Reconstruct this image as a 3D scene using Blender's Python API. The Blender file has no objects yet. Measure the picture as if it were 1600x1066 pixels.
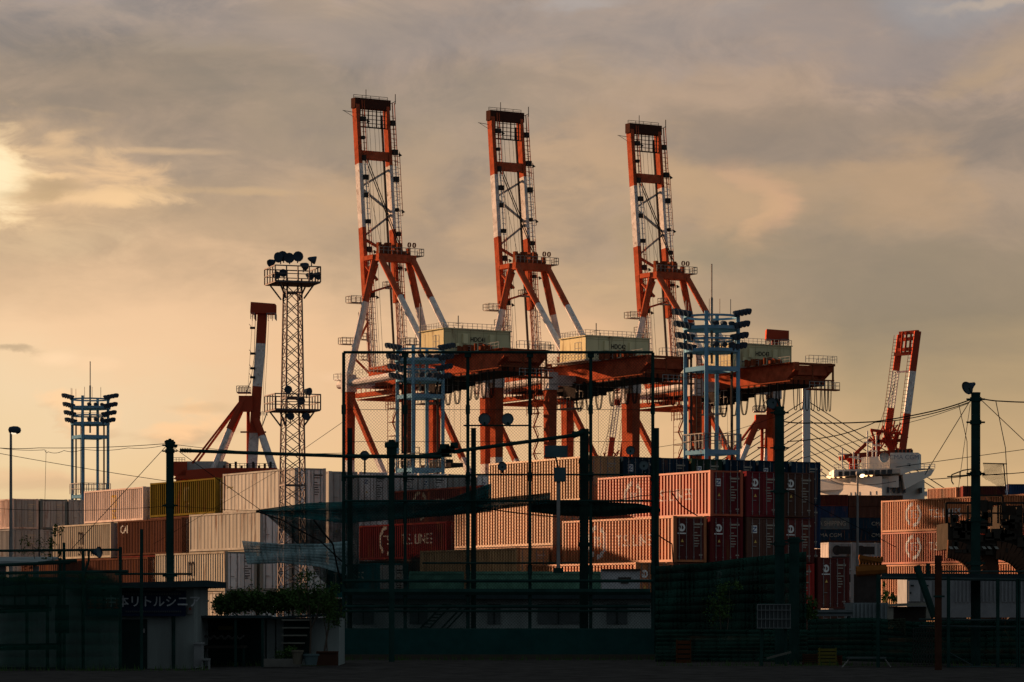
import bpy, bmesh, math, random
from mathutils import Vector, Matrix, Euler
R = math.radians
rnd = random.Random(7)
scene = bpy.context.scene
C = scene.collection

# ------------------------------------------------------------------ camera
F = 4800.0; CX = 800.0; HY = 950.0; CAMZ = 1.7
cam_d = bpy.data.cameras.new('camera'); cam = bpy.data.objects.new('camera', cam_d); C.objects.link(cam)
cam_d.sensor_width = 36.0; cam_d.lens = F / 1600 * 36.0
cam_d.shift_y = (HY - 533.0) / 1600.0
cam_d.clip_start = 1.0; cam_d.clip_end = 20000
cam.location = (0, 0, CAMZ); cam.rotation_euler = (R(90), 0, 0)
scene.camera = cam

def P(px, py, D):
    """world point seen at photo pixel (px,py) standing D metres away"""
    return Vector(((px - CX) / F * D, D, CAMZ + (HY - py) / F * D))

# ------------------------------------------------------------------ light
SUN_AZ = 42.0; SUN_EL = 12.0          # azimuth to the left of +Y
sdir = Vector((-math.sin(R(SUN_AZ)) * math.cos(R(SUN_EL)), math.cos(R(SUN_AZ)) * math.cos(R(SUN_EL)), math.sin(R(SUN_EL))))
sl = bpy.data.lights.new('sun', 'SUN'); sl.energy = 5.0; sl.angle = R(0.6); sl.color = (1.0, 0.55, 0.29)
so = bpy.data.objects.new('sun', sl); C.objects.link(so); so.rotation_euler = sdir.to_track_quat('Z', 'Y').to_euler()
scene.view_settings.view_transform = 'Standard'; scene.view_settings.look = 'None'
scene.view_settings.gamma = 1; scene.view_settings.use_curve_mapping = False
EXPO = 2.1
scene.view_settings.exposure = EXPO
K = 1 / 2 ** EXPO

def s2l(c):
    c = c / 255.0
    return c / 12.92 if c <= .04045 else ((c + .055) / 1.055) ** 2.4
def lin(r, g, b): return (s2l(r), s2l(g), s2l(b), 1)

w = bpy.data.worlds.new('World'); scene.world = w; w.use_nodes = True
nt = w.node_tree; nt.nodes.clear(); N = nt.nodes; L = nt.links
def nn(t, **kw):
    n = N.new(t)
    for k, v in kw.items(): setattr(n, k, v)
    return n
def mth(op, a, b=None, clamp=False):
    n = N.new('ShaderNodeMath'); n.operation = op; n.use_clamp = clamp
    for i, x in enumerate((a, b)):
        if x is None: continue
        if isinstance(x, (int, float)): n.inputs[i].default_value = x
        else: L.new(x, n.inputs[i])
    return n.outputs[0]
def ramp(fac, stops, interp='EASE'):
    n = N.new('ShaderNodeValToRGB'); n.color_ramp.interpolation = interp
    e = n.color_ramp.elements
    while len(e) < len(stops): e.new(.5)
    for i, (p, c) in enumerate(stops): e[i].position = p; e[i].color = c if len(c) == 4 else (*c, 1)
    L.new(fac, n.inputs[0]); return n.outputs[0]
def mixc(f, a, b, mode='MIX'):
    n = N.new('ShaderNodeMix'); n.data_type = 'RGBA'; n.blend_type = mode; n.clamp_factor = True
    for i, x in ((0, f), (6, a), (7, b)):
        if isinstance(x, (int, float)): n.inputs[i].default_value = x
        elif isinstance(x, tuple): n.inputs[i].default_value = x
        else: L.new(x, n.inputs[i])
    return n.outputs[2]
tc = nn('ShaderNodeTexCoord'); sep = nn('ShaderNodeSeparateXYZ'); L.new(tc.outputs['Generated'], sep.inputs[0])
az = mth('ARCTAN2', sep.outputs[0], sep.outputs[1]); el = mth('ARCSINE', sep.outputs[2])
def combo(x, y, z=0):
    n = nn('ShaderNodeCombineXYZ')
    for i, v in enumerate((x, y, z)):
        if isinstance(v, (int, float)): n.inputs[i].default_value = v
        else: L.new(v, n.inputs[i])
    return n.outputs[0]
def noise(vec, scale, detail=6, rough=.55, dist=0):
    n = nn('ShaderNodeTexNoise'); n.inputs['Scale'].default_value = scale; n.inputs['Detail'].default_value = detail
    n.inputs['Roughness'].default_value = rough; n.inputs['Distortion'].default_value = dist
    L.new(vec, n.inputs['Vector']); return n.outputs['Fac']
# warped sky coordinates so that nothing is a clean ellipse
nA = noise(combo(az, mth('MULTIPLY', el, 2.2), 3.1), 13, 7, .55, .3)
nB = noise(combo(az, mth('MULTIPLY', el, 2.2), 9.4), 13, 7, .55, .3)
nF = noise(combo(az, mth('MULTIPLY', el, 2.8), 15.2), 42, 8, .62, .5)
wa = mth('ADD', az, mth('MULTIPLY', mth('SUBTRACT', nA, .5), .10))
we = mth('ADD', el, mth('MULTIPLY', mth('SUBTRACT', nB, .5), .050))
e1 = mth('MULTIPLY', we, 4.0, True)
def yp(y): return (950 - y) / 1200
def rampy(st): return ramp(e1, [(yp(y), lin(*c)) for y, c in st], 'LINEAR')
left = rampy([(800, (224, 194, 146)), (730, (232, 204, 154)), (620, (236, 208, 164)), (500, (240, 204, 158)), (430, (216, 182, 140)), (350, (194, 165, 126)), (250, (158, 141, 117)), (150, (134, 124, 111)), (60, (143, 135, 127)), (-40, (150, 145, 142))])
mid = rampy([(800, (234, 194, 142)), (700, (232, 190, 138)), (550, (222, 180, 136)), (450, (190, 160, 124)), (350, (176, 150, 120)), (200, (158, 140, 119)), (100, (156, 140, 124)), (-40, (160, 148, 138))])
right = rampy([(800, (212, 176, 126)), (720, (206, 172, 124)), (600, (176, 152, 114)), (500, (146, 131, 106)), (400, (147, 132, 109)), (330, (156, 138, 114)), (250, (142, 129, 114)), (150, (154, 138, 124)), (50, (145, 136, 131)), (-40, (146, 140, 138))])
fL = mth('MULTIPLY', mth('ADD', wa, .155), 7.5, True); fR = mth('MULTIPLY', mth('SUBTRACT', wa, .0), 8.0, True)
col = mixc(fR, mixc(fL, left, mid), right)
# fine mottling of the cloud deck
hi = mth('MULTIPLY', mth('SUBTRACT', e1, .33), 3.0, True)
n1 = noise(combo(az, mth('MULTIPLY', el, 1.5), .3), 13, 8, .58, .5)
col = mixc(mth('MULTIPLY', mth('MULTIPLY', ramp(n1, [(.36, (0, 0, 0)), (.66, (1, 1, 1))]), hi), .50), col, lin(190, 162, 134))
col = mixc(mth('MULTIPLY', mth('MULTIPLY', ramp(n1, [(.34, (1, 1, 1)), (.56, (0, 0, 0))]), hi), .50), col, lin(120, 114, 108))
n7 = noise(combo(mth('MULTIPLY', az, 1.0), mth('MULTIPLY', el, 1.9), 33.0), 26, 7, .62, .7)
col = mixc(mth('MULTIPLY', ramp(n7, [(.35, (0, 0, 0)), (.7, (1, 1, 1))]), mth('MULTIPLY', hi, .32)), col, lin(204, 174, 144))
col = mixc(mth('MULTIPLY', ramp(n7, [(.30, (1, 1, 1)), (.58, (0, 0, 0))]), mth('MULTIPLY', hi, .34)), col, lin(114, 109, 107))
BL = [  # x, y, half width, half height, colour, strength, raggedness
 (300, 505, 190, 60, (242, 200, 154), .55, .6), (700, 590, 220, 80, (232, 188, 140), .45, .6), (90, 385, 110, 26, (222, 192, 148), .5, 1.4),
 (230, 150, 200, 60, (132, 121, 105), .55, .9), (430, 120, 120, 40, (134, 125, 110), .45, .9), (240, 70, 50, 20, (166, 148, 126), .5, 1.2), (160, 40, 60, 20, (160, 146, 130), .4, 1.2),
 (480, 30, 90, 35, (172, 152, 126), .5, .9), (80, 10, 90, 14, (150, 146, 148), .4, 1), (350, 85, 110, 10, (166, 148, 125), .5, 1.2),
 (60, 250, 120, 9, (226, 190, 142), .8, 1.2), (100, 230, 26, 9, (224, 188, 142), .8, 1.0), (190, 278, 62, 20, (240, 198, 146), .85, 1.5), (250, 246, 70, 5, (222, 186, 140), .6, 1.0),
 (90, 318, 150, 10, (246, 206, 152), .85, 1.3), (190, 314, 45, 12, (248, 208, 152), .9, 1.3), (95, 272, 22, 6, (250, 210, 154), .9, .7), (50, 288, 150, 50, (228, 190, 142), .6, .8), (10, 290, 46, 50, (255, 222, 168), .9, 1.3), (-6, 290, 40, 40, (255, 234, 186), .95, 1.1),
 (70, 296, 46, 15, (176, 150, 112), .7, .9), (350, 305, 120, 5, (208, 174, 128), .5, 1.2), (560, 320, 70, 36, (202, 166, 124), .5, .9), (620, 210, 120, 40, (168, 148, 122), .5, .9),
 
 (1130, 290, 150, 34, (186, 156, 120), .7, .6), (1195, 315, 32, 48, (214, 170, 130), .8, .45), (1178, 352, 20, 40, (206, 168, 126), .6, .4), (1090, 320, 60, 46, (194, 161, 122), .6, .5), (1420, 292, 62, 34, (194, 160, 122), .65, .5), (1340, 285, 120, 22, (176, 149, 117), .5, .5),
 (1100, 175, 130, 40, (178, 152, 124), .5, .9), (1240, 85, 110, 40, (176, 152, 130), .5, .9), (1545, 118, 50, 34, (180, 154, 122), .7, .9), (1250, 215, 220, 30, (140, 126, 110), .6, .7), (1120, 395, 90, 26, (150, 136, 110), .6, .7), (1340, 400, 110, 60, (144, 130, 108), .5, .7),
 (850, 390, 60, 80, (202, 168, 128), .6, .8), (960, 250, 70, 34, (194, 162, 126), .65, .8), (1010, 460, 60, 50, (206, 172, 128), .5, .8), (840, 130, 100, 50, (168, 148, 122), .4, .9),
 (1430, 14, 90, 22, (154, 152, 150), .8, .6), (1525, 9, 75, 7, (190, 172, 150), .8, .7), (875, 8, 60, 12, (172, 164, 156), .8, .7), (1150, 42, 50, 9, (170, 158, 146), .5, .8), (990, 10, 50, 14, (170, 152, 136), .5, 1.0),
 (270, 646, 60, 7, (206, 172, 132), .8, .9), (250, 636, 46, 9, (252, 204, 150), .95, .9), (95, 640, 40, 6, (208, 176, 136), .7, .9), (85, 630, 34, 11, (252, 208, 156), .9, .9), (500, 55, 220, 32, (150, 139, 130), .55, .8), (1000, 62, 190, 34, (156, 145, 136), .5, .8), (1340, 70, 150, 36, (144, 135, 129), .6, .8), (640, 300, 60, 60, (184, 156, 122), .4, .9), (1520, 420, 110, 40, (150, 134, 110), .5, .7), (700, 150, 120, 30, (150, 136, 118), .5, .9), (330, 640, 40, 6, (214, 180, 136), .5, 1.0), (25, 559, 30, 6, (186, 162, 128), .8, .8), (92, 565, 26, 9, (250, 214, 168), .85, 1.0), (155, 574, 26, 8, (246, 208, 162), .7, 1.0), (50, 752, 130, 12, (228, 184, 140), .6, 1.0), (120, 760, 180, 8, (200, 172, 132), .4, 1.0), (520, 592, 20, 8, (240, 200, 156), .6, 1.0)]
def blob(px, py, rx, ry, c_, a_, rag):
    global col
    A = mth('SUBTRACT', az if rag > .95 else wa, (px - 800) / 4800); E = mth('SUBTRACT', el if rag > .95 else we, (950 - py) / 4800)
    A = mth('MULTIPLY', A, 4800 / (rx * 1.35)); E = mth('MULTIPLY', E, 4800 / (ry * 1.35))
    d = mth('ADD', mth('MULTIPLY', A, A), mth('MULTIPLY', E, E))
    v = mth('ADD', mth('SUBTRACT', 1.0, mth('POWER', d, .75)), mth('MULTIPLY', mth('SUBTRACT', nF, .5), 3.2 * rag))
    mr = nn('ShaderNodeMapRange'); mr.interpolation_type = 'SMOOTHSTEP'; L.new(v, mr.inputs[0]); mr.inputs[1].default_value = -.5 if rag > .95 else -1.0; mr.inputs[2].default_value = 1.3 if rag > .95 else 1.1
    mr.inputs[3].default_value = 0; mr.inputs[4].default_value = a_
    col = mixc(mr.outputs[0], col, lin(*c_))
for b_ in BL: blob(*b_)
# below the horizon
col = mixc(mth('MULTIPLY', mth('SUBTRACT', -.004, el), 80, True), col, (.012, .012, .011, 1))
# away from the sunset and overhead the evening sky is much dimmer and cooler
ang = mth('ADD', mth('MULTIPLY', sep.outputs[1], .93), mth('MULTIPLY', sep.outputs[0], -.37))
back = mth('MULTIPLY', mth('SUBTRACT', .84, ang), 2.6, True)
zen = mth('MULTIPLY', mth('SUBTRACT', el, .24), 2.4, True)
dim = mth('MAXIMUM', back, zen)
col = mixc(dim, col, mixc(zen, (.19, .225, .245, 1), (.20, .245, .255, 1)))
col = mixc(mth('MULTIPLY', mth('SUBTRACT', -.004, el), 80, True), col, (.012, .012, .011, 1))
col = mixc(1.0, col, (1.05, 1.03, 1.07, 1), 'MULTIPLY')
bgc = nn('ShaderNodeBackground'); L.new(col, bgc.inputs[0]); bgc.inputs[1].default_value = K
sky = nn('ShaderNodeTexSky'); sky.sky_type = 'NISHITA'; sky.sun_disc = False
sky.sun_elevation = R(SUN_EL); sky.sun_rotation = R(-SUN_AZ); sky.dust_density = 3
bgs = nn('ShaderNodeBackground'); L.new(sky.outputs[0], bgs.inputs[0]); bgs.inputs[1].default_value = 0.05
mxs = nn('ShaderNodeMixShader'); mxs.inputs[0].default_value = .985
L.new(bgs.outputs[0], mxs.inputs[1]); L.new(bgc.outputs[0], mxs.inputs[2])
wo = nn('ShaderNodeOutputWorld'); L.new(mxs.outputs[0], wo.inputs[0])

# ------------------------------------------------------------------ materials
MATS = {}
def mat(name, col, rough=.6, metal=0.0, var=.25, scale=2.0, rust=0.0, streak=False, emit=None, bump=0.0, gloss=None):
    if name in MATS: return MATS[name]
    m = bpy.data.materials.new(name); MATS[name] = m; m.use_nodes = True
    t = m.node_tree; b = t.nodes['Principled BSDF']
    b.inputs['Roughness'].default_value = rough; b.inputs['Metallic'].default_value = metal
    b.inputs['Specular IOR Level'].default_value = .3 if rough < .45 else 0.0
    if rough >= .45: b.inputs['Roughness'].default_value = max(rough, .75)
    if gloss: b.inputs['Specular IOR Level'].default_value = gloss; b.inputs['Roughness'].default_value = rough
    tcn = t.nodes.new('ShaderNodeTexCoord'); mp = t.nodes.new('ShaderNodeMapping')
    oi = t.nodes.new('ShaderNodeObjectInfo')
    t.links.new(tcn.outputs['Object'], mp.inputs[0])
    if streak: mp.inputs['Scale'].default_value = (1, 1, .12)
    no = t.nodes.new('ShaderNodeTexNoise'); no.noise_dimensions = '4D'
    no.inputs['Scale'].default_value = scale; no.inputs['Detail'].default_value = 6; no.inputs['Roughness'].default_value = .62
    wv = t.nodes.new('ShaderNodeMath'); wv.operation = 'MULTIPLY'; wv.inputs[1].default_value = 30
    t.links.new(oi.outputs['Random'], wv.inputs[0]); t.links.new(wv.outputs[0], no.inputs['W'])
    t.links.new(mp.outputs[0], no.inputs['Vector'])
    cr = t.nodes.new('ShaderNodeValToRGB'); e = cr.color_ramp.elements
    c = Vector(col[:3])
    e[0].position = .32; e[0].color = (*(c * (1 - var)), 1); e[1].position = .66; e[1].color = (*(c * (1 + var * .35)), 1)
    t.links.new(no.outputs['Fac'], cr.inputs[0])
    out = cr.outputs[0]
    if rust > 0:
        n2_ = t.nodes.new('ShaderNodeTexNoise'); n2_.noise_dimensions = '4D'; n2_.inputs['Scale'].default_value = scale * 1.7
        n2_.inputs['Detail'].default_value = 8; n2_.inputs['Roughness'].default_value = .7
        t.links.new(mp.outputs[0], n2_.inputs['Vector']); t.links.new(wv.outputs[0], n2_.inputs['W'])
        r2 = t.nodes.new('ShaderNodeValToRGB'); q = r2.color_ramp.elements
        q[0].position = .60 - rust * .12; q[0].color = (0, 0, 0, 1); q[1].position = .68; q[1].color = (1, 1, 1, 1)
        t.links.new(n2_.outputs['Fac'], r2.inputs[0])
        mx = t.nodes.new('ShaderNodeMix'); mx.data_type = 'RGBA'
        t.links.new(r2.outputs[0], mx.inputs[0]); t.links.new(out, mx.inputs[6]); mx.inputs[7].default_value = (.13, .055, .025, 1)
        out = mx.outputs[2]
    if streak:
        hs_ = t.nodes.new('ShaderNodeHueSaturation'); mr_ = t.nodes.new('ShaderNodeMapRange'); mr_.inputs[3].default_value = .74; mr_.inputs[4].default_value = 1.12
        t.links.new(oi.outputs['Random'], mr_.inputs[0]); t.links.new(mr_.outputs[0], hs_.inputs['Value']); t.links.new(out, hs_.inputs['Color']); out = hs_.outputs[0]
    t.links.new(out, b.inputs['Base Color'])
    if bump:
        bp = t.nodes.new('ShaderNodeBump'); bp.inputs['Strength'].default_value = bump; bp.inputs['Distance'].default_value = .05
        t.links.new(no.outputs['Fac'], bp.inputs['Height']); t.links.new(bp.outputs[0], b.inputs['Normal'])
    if emit:
        b.inputs['Emission Color'].default_value = (*emit[:3], 1); b.inputs['Emission Strength'].default_value = emit[3]
    return m
def netmat(name, col, opacity, scale=3.0):
    m = bpy.data.materials.new(name); MATS[name] = m; m.use_nodes = True; t = m.node_tree; t.nodes.clear()
    o = t.nodes.new('ShaderNodeOutputMaterial'); mx = t.nodes.new('ShaderNodeMixShader')
    tr = t.nodes.new('ShaderNodeBsdfTransparent'); d = t.nodes.new('ShaderNodeBsdfDiffuse'); d.inputs[0].default_value = (*col, 1)
    tcn = t.nodes.new('ShaderNodeTexCoord'); no = t.nodes.new('ShaderNodeTexNoise'); no.inputs['Scale'].default_value = scale; no.inputs['Detail'].default_value = 5
    t.links.new(tcn.outputs['Object'], no.inputs['Vector'])
    mr = t.nodes.new('ShaderNodeMapRange'); mr.inputs[1].default_value = .3; mr.inputs[2].default_value = .7
    mr.inputs[3].default_value = opacity - .12; mr.inputs[4].default_value = min(1, opacity + .12)
    t.links.new(no.outputs['Fac'], mr.inputs[0]); t.links.new(mr.outputs[0], mx.inputs[0])
    t.links.new(tr.outputs[0], mx.inputs[1]); t.links.new(d.outputs[0], mx.inputs[2]); t.links.new(mx.outputs[0], o.inputs[0])
    return m

ORANGE = mat('crane_orange', (.31, .070, .034), .5, var=.38, scale=.8, rust=.35)
WHITE = mat('crane_white', (.50, .48, .47), .5, var=.32, scale=.8, rust=.35)
CREAM = mat('house_cream', (.58, .52, .31), .55, var=.15, scale=.3, rust=.28, streak=True)
DARKST = mat('dark_steel', (.035, .03, .028), .6, var=.3)
BROWNST = mat('brown_steel', (.16, .045, .022), .6, var=.3)
GREYST = mat('grey_steel', (.28, .28, .27), .5, var=.2)
BLUE = mat('tower_blue', (.12, .25, .36), .5, var=.18, scale=.6, rust=.1)
GALV = mat('galvanised', (.20, .19, .18), .5, .2, var=.25)
LATT = mat('lattice_grey', (.10, .085, .085), .5, .2, var=.3)
LAMPH = mat('lamp_housing', (.035, .05, .07), .7)
GLASS = mat('lamp_glass', (.09, .12, .13), .5, 0)
BLACK = mat('black_cable', (.012, .012, .012), .6)
GRNST = mat('green_steel', (.012, .034, .030), .7, var=.4)
RUSTPOST = mat('rusty_post', (.05, .022, .014), .8, var=.4)
BARGREY = mat('bar_grey', (.22, .20, .19), .5, .3)
SHIPW = mat('ship_white', (.52, .50, .46), .5, var=.08, scale=.1)
DARKGL = mat('dark_glass', (.02, .022, .025), .2)
PALEBR = mat('bridge_grey', (.42, .42, .42), .6, var=.1, scale=.05)
LEAF = mat('leaves', (.040, .075, .022), .7, var=.5, scale=3)
BARK = mat('bark', (.06, .045, .035), .9)
WALLG = mat('shed_wall', (.19, .215, .205), .85, var=.3, scale=1.4, streak=True)
ROOFD = mat('dark_roof', (.022, .036, .040), .8)
CONC = mat('concrete', (.10, .095, .085), .9, var=.35, scale=1.2)
DARKW = mat('dark_panel', (.010, .020, .019), .9)
SIGNB = mat('sign_blue', (.012, .020, .045), .7)
LETW = mat('letter_white', (.62, .62, .60), .6)
LETR = mat('letter_red', (.22, .03, .02), .6)
LETD = mat('letter_dark', (.045, .035, .03), .6)
LETY = mat('letter_yellow', (.55, .36, .10), .6)
LETG = mat('letter_pale', (.30, .27, .22), .6)
LETGOLD = mat('letter_olive', (.13, .11, .05), .6)
LITLAMP = mat('lit_lamp', (.8, .7, .5), .5, emit=(1.0, .70, .38, .9))
SHIPLAMP = mat('ship_lamp', (.8, .7, .5), .5, emit=(1.0, .50, .22, .55))
NET = netmat('green_net', (.012, .085, .085), .80)
NETD = netmat('dark_net', (.010, .034, .026), .86, 1.2)
NETP = netmat('pale_net', (.24, .34, .35), .72)
CUT = mat('net_wire', (.030, .034, .028), .8)

# ------------------------------------------------------------------ mesh helpers
class MB:
    def __init__(s): s.v = []; s.f = []; s.mi = []; s.cur = 0
    def face(s, pts):
        b = len(s.v); s.v += [tuple(p) for p in pts]; s.f.append(tuple(range(b, b + len(pts)))); s.mi.append(s.cur)
    def hexa(s, a):
        b = len(s.v); s.v += [tuple(p) for p in a]
        for q in ((0, 3, 2, 1), (4, 5, 6, 7), (0, 1, 5, 4), (1, 2, 6, 5), (2, 3, 7, 6), (3, 0, 4, 7)):
            s.f.append(tuple(b + i for i in q)); s.mi.append(s.cur)
    def box(s, x0, x1, y0, y1, z0, z1):
        s.hexa([(x0, y0, z0), (x1, y0, z0), (x1, y1, z0), (x0, y1, z0), (x0, y0, z1), (x1, y0, z1), (x1, y1, z1), (x0, y1, z1)])
        return s
    def bar(s, p, q, w, h=None, w2=None, h2=None, up=None):
        p = Vector(p); q = Vector(q); h = w if h is None else h; w2 = w if w2 is None else w2; h2 = h if h2 is None else h2
        d = (q - p)
        if d.length < 1e-6: return s
        d.normalize(); u = Vector(up) if up else (Vector((0, 0, 1)) if abs(d.z) < .9 else Vector((0, 1, 0)))
        a = d.cross(u).normalized(); b = a.cross(d).normalized()
        c = []
        for o, ww, hh in ((p, w, h), (q, w2, h2)):
            for sa, sb in ((-1, -1), (1, -1), (1, 1), (-1, 1)): c.append(o + a * sa * ww / 2 + b * sb * hh / 2)
        s.hexa(c); return s
    def tube(s, p, q, r, n=8, r2=None, caps=True):
        p = Vector(p); q = Vector(q); r2 = r if r2 is None else r2; d = (q - p)
        if d.length < 1e-6: return s
        d.normalize(); u = Vector((0, 0, 1)) if abs(d.z) < .9 else Vector((0, 1, 0))
        a = d.cross(u).normalized(); b = a.cross(d).normalized(); base = len(s.v)
        for o, rr in ((p, r), (q, r2)):
            for i in range(n):
                t = 2 * math.pi * i / n; s.v.append(tuple(o + a * math.cos(t) * rr + b * math.sin(t) * rr))
        for i in range(n):
            j = (i + 1) % n; s.f.append((base + i, base + j, base + n + j, base + n + i)); s.mi.append(s.cur)
        if caps:
            s.f.append(tuple(base + i for i in reversed(range(n)))); s.mi.append(s.cur)
            s.f.append(tuple(base + n + i for i in range(n))); s.mi.append(s.cur)
        return s
    def path(s, pts, r, n=5):
        for a, b in zip(pts[:-1], pts[1:]): s.tube(a, b, r, n)
        return s
    def lathe(s, prof, org, axis, n=14):
        """prof: list of (dist along axis, radius)"""
        org = Vector(org); d = Vector(axis).normalized(); u = Vector((0, 0, 1)) if abs(d.z) < .9 else Vector((0, 1, 0))
        a = d.cross(u).normalized(); b = a.cross(d).normalized(); base = len(s.v)
        for (t, r) in prof:
            for i in range(n):
                th = 2 * math.pi * i / n; s.v.append(tuple(org + d * t + a * math.cos(th) * r + b * math.sin(th) * r))
        for k in range(len(prof) - 1):
            for i in range(n):
                j = (i + 1) % n; s.f.append((base + k * n + i, base + k * n + j, base + (k + 1) * n + j, base + (k + 1) * n + i)); s.mi.append(s.cur)
        return s
    def rail(s, pts, h=1.1, sp=1.8, r=.035, mid=True):
        for a, b in zip(pts[:-1], pts[1:]):
            a = Vector(a); b = Vector(b); Ln = (b - a).length; n = max(1, round(Ln / sp)); Z = Vector((0, 0, h))
            s.bar(a + Z, b + Z, r * 2)
            if mid: s.bar(a + Z * .5, b + Z * .5, r * 1.5)
            for i in range(n + 1):
                p = a.lerp(b, i / n); s.bar(p, p + Z, r * 2)
        return s
    def mesh(s, name, mats):
        me = bpy.data.meshes.new(name); me.from_pydata(s.v, [], s.f)
        for m in mats: me.materials.append(m)
        if len(mats) > 1: me.polygons.foreach_set('material_index', s.mi)
        me.update(); return me
    def build(s, name, m, parent=None):
        mats = m if isinstance(m, (list, tuple)) else [m]
        me = s.mesh(name, mats)
        bm = bmesh.new(); bm.from_mesh(me); bmesh.ops.recalc_face_normals(bm, faces=bm.faces); bm.to_mesh(me); bm.free()
        return ob(name, me, parent)
def ob(name, me, parent=None):
    o = bpy.data.objects.new(name, me); C.objects.link(o)
    if parent: o.parent = parent
    return o
def tag(o, label=None, cat=None, group=None, kind=None):
    if label: o['label'] = label
    if cat: o['category'] = cat
    if group: o['group'] = group
    if kind: o['kind'] = kind
    return o
def thing(name, label, cat, loc=(0, 0, 0), rz=0, group=None):
    o = bpy.data.objects.new(name, None); C.objects.link(o); o.location = loc; o.rotation_euler = (0, 0, rz)
    o.empty_display_size = .5
    return tag(o, label, cat, group)
def dup(root, loc, rz, label, group=None, scale=None):
    def rec(o, par):
        c = o.copy(); C.objects.link(c)
        if par: c.parent = par
        for ch in list(o.children): rec(ch, c)
        return c
    r = rec(root, None); r.location = loc; r.rotation_euler = (0, 0, rz); r['label'] = label
    if scale: r.scale = (scale,) * 3
    if group: r['group'] = group
    return r
def struct(o): o['kind'] = 'structure'; return o

_txt = {}
def text2d(body, size):
    k = (body, size)
    if k in _txt: return _txt[k]
    cu = bpy.data.curves.new('t', 'FONT'); cu.body = body; cu.size = size; cu.align_x = 'CENTER'; cu.align_y = 'CENTER'
    o = bpy.data.objects.new('t', cu); C.objects.link(o); bpy.context.view_layer.update()
    dg = bpy.context.evaluated_depsgraph_get(); me = bpy.data.meshes.new_from_object(o.evaluated_get(dg))
    vs = [v.co.copy() for v in me.vertices]; fs = [tuple(p.vertices) for p in me.polygons]
    bpy.data.objects.remove(o); _txt[k] = (vs, fs); return _txt[k]
def text_on(body, size, org, X, Y, m, parent, sx=1.0, name='lettering', bold=0.0):
    vs, fs = text2d(body, size); org = Vector(org); X = Vector(X); Y = Vector(Y); nrm = X.cross(Y).normalized()
    mb = MB(); base = 0
    offs = [(0, 0)] if not bold else [(0, 0), (bold, 0), (-bold, 0), (0, bold), (0, -bold)]
    for k, (dx, dy) in enumerate(offs):
        base = len(mb.v)
        mb.v += [tuple(org + X * ((v.x + dx) * sx) + Y * (v.y + dy) + nrm * .002 * k) for v in vs]
        for f in fs: mb.f.append(tuple(base + i for i in f)); mb.mi.append(0)
    me = mb.mesh(name, [m]); return ob(name, me, parent)

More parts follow.
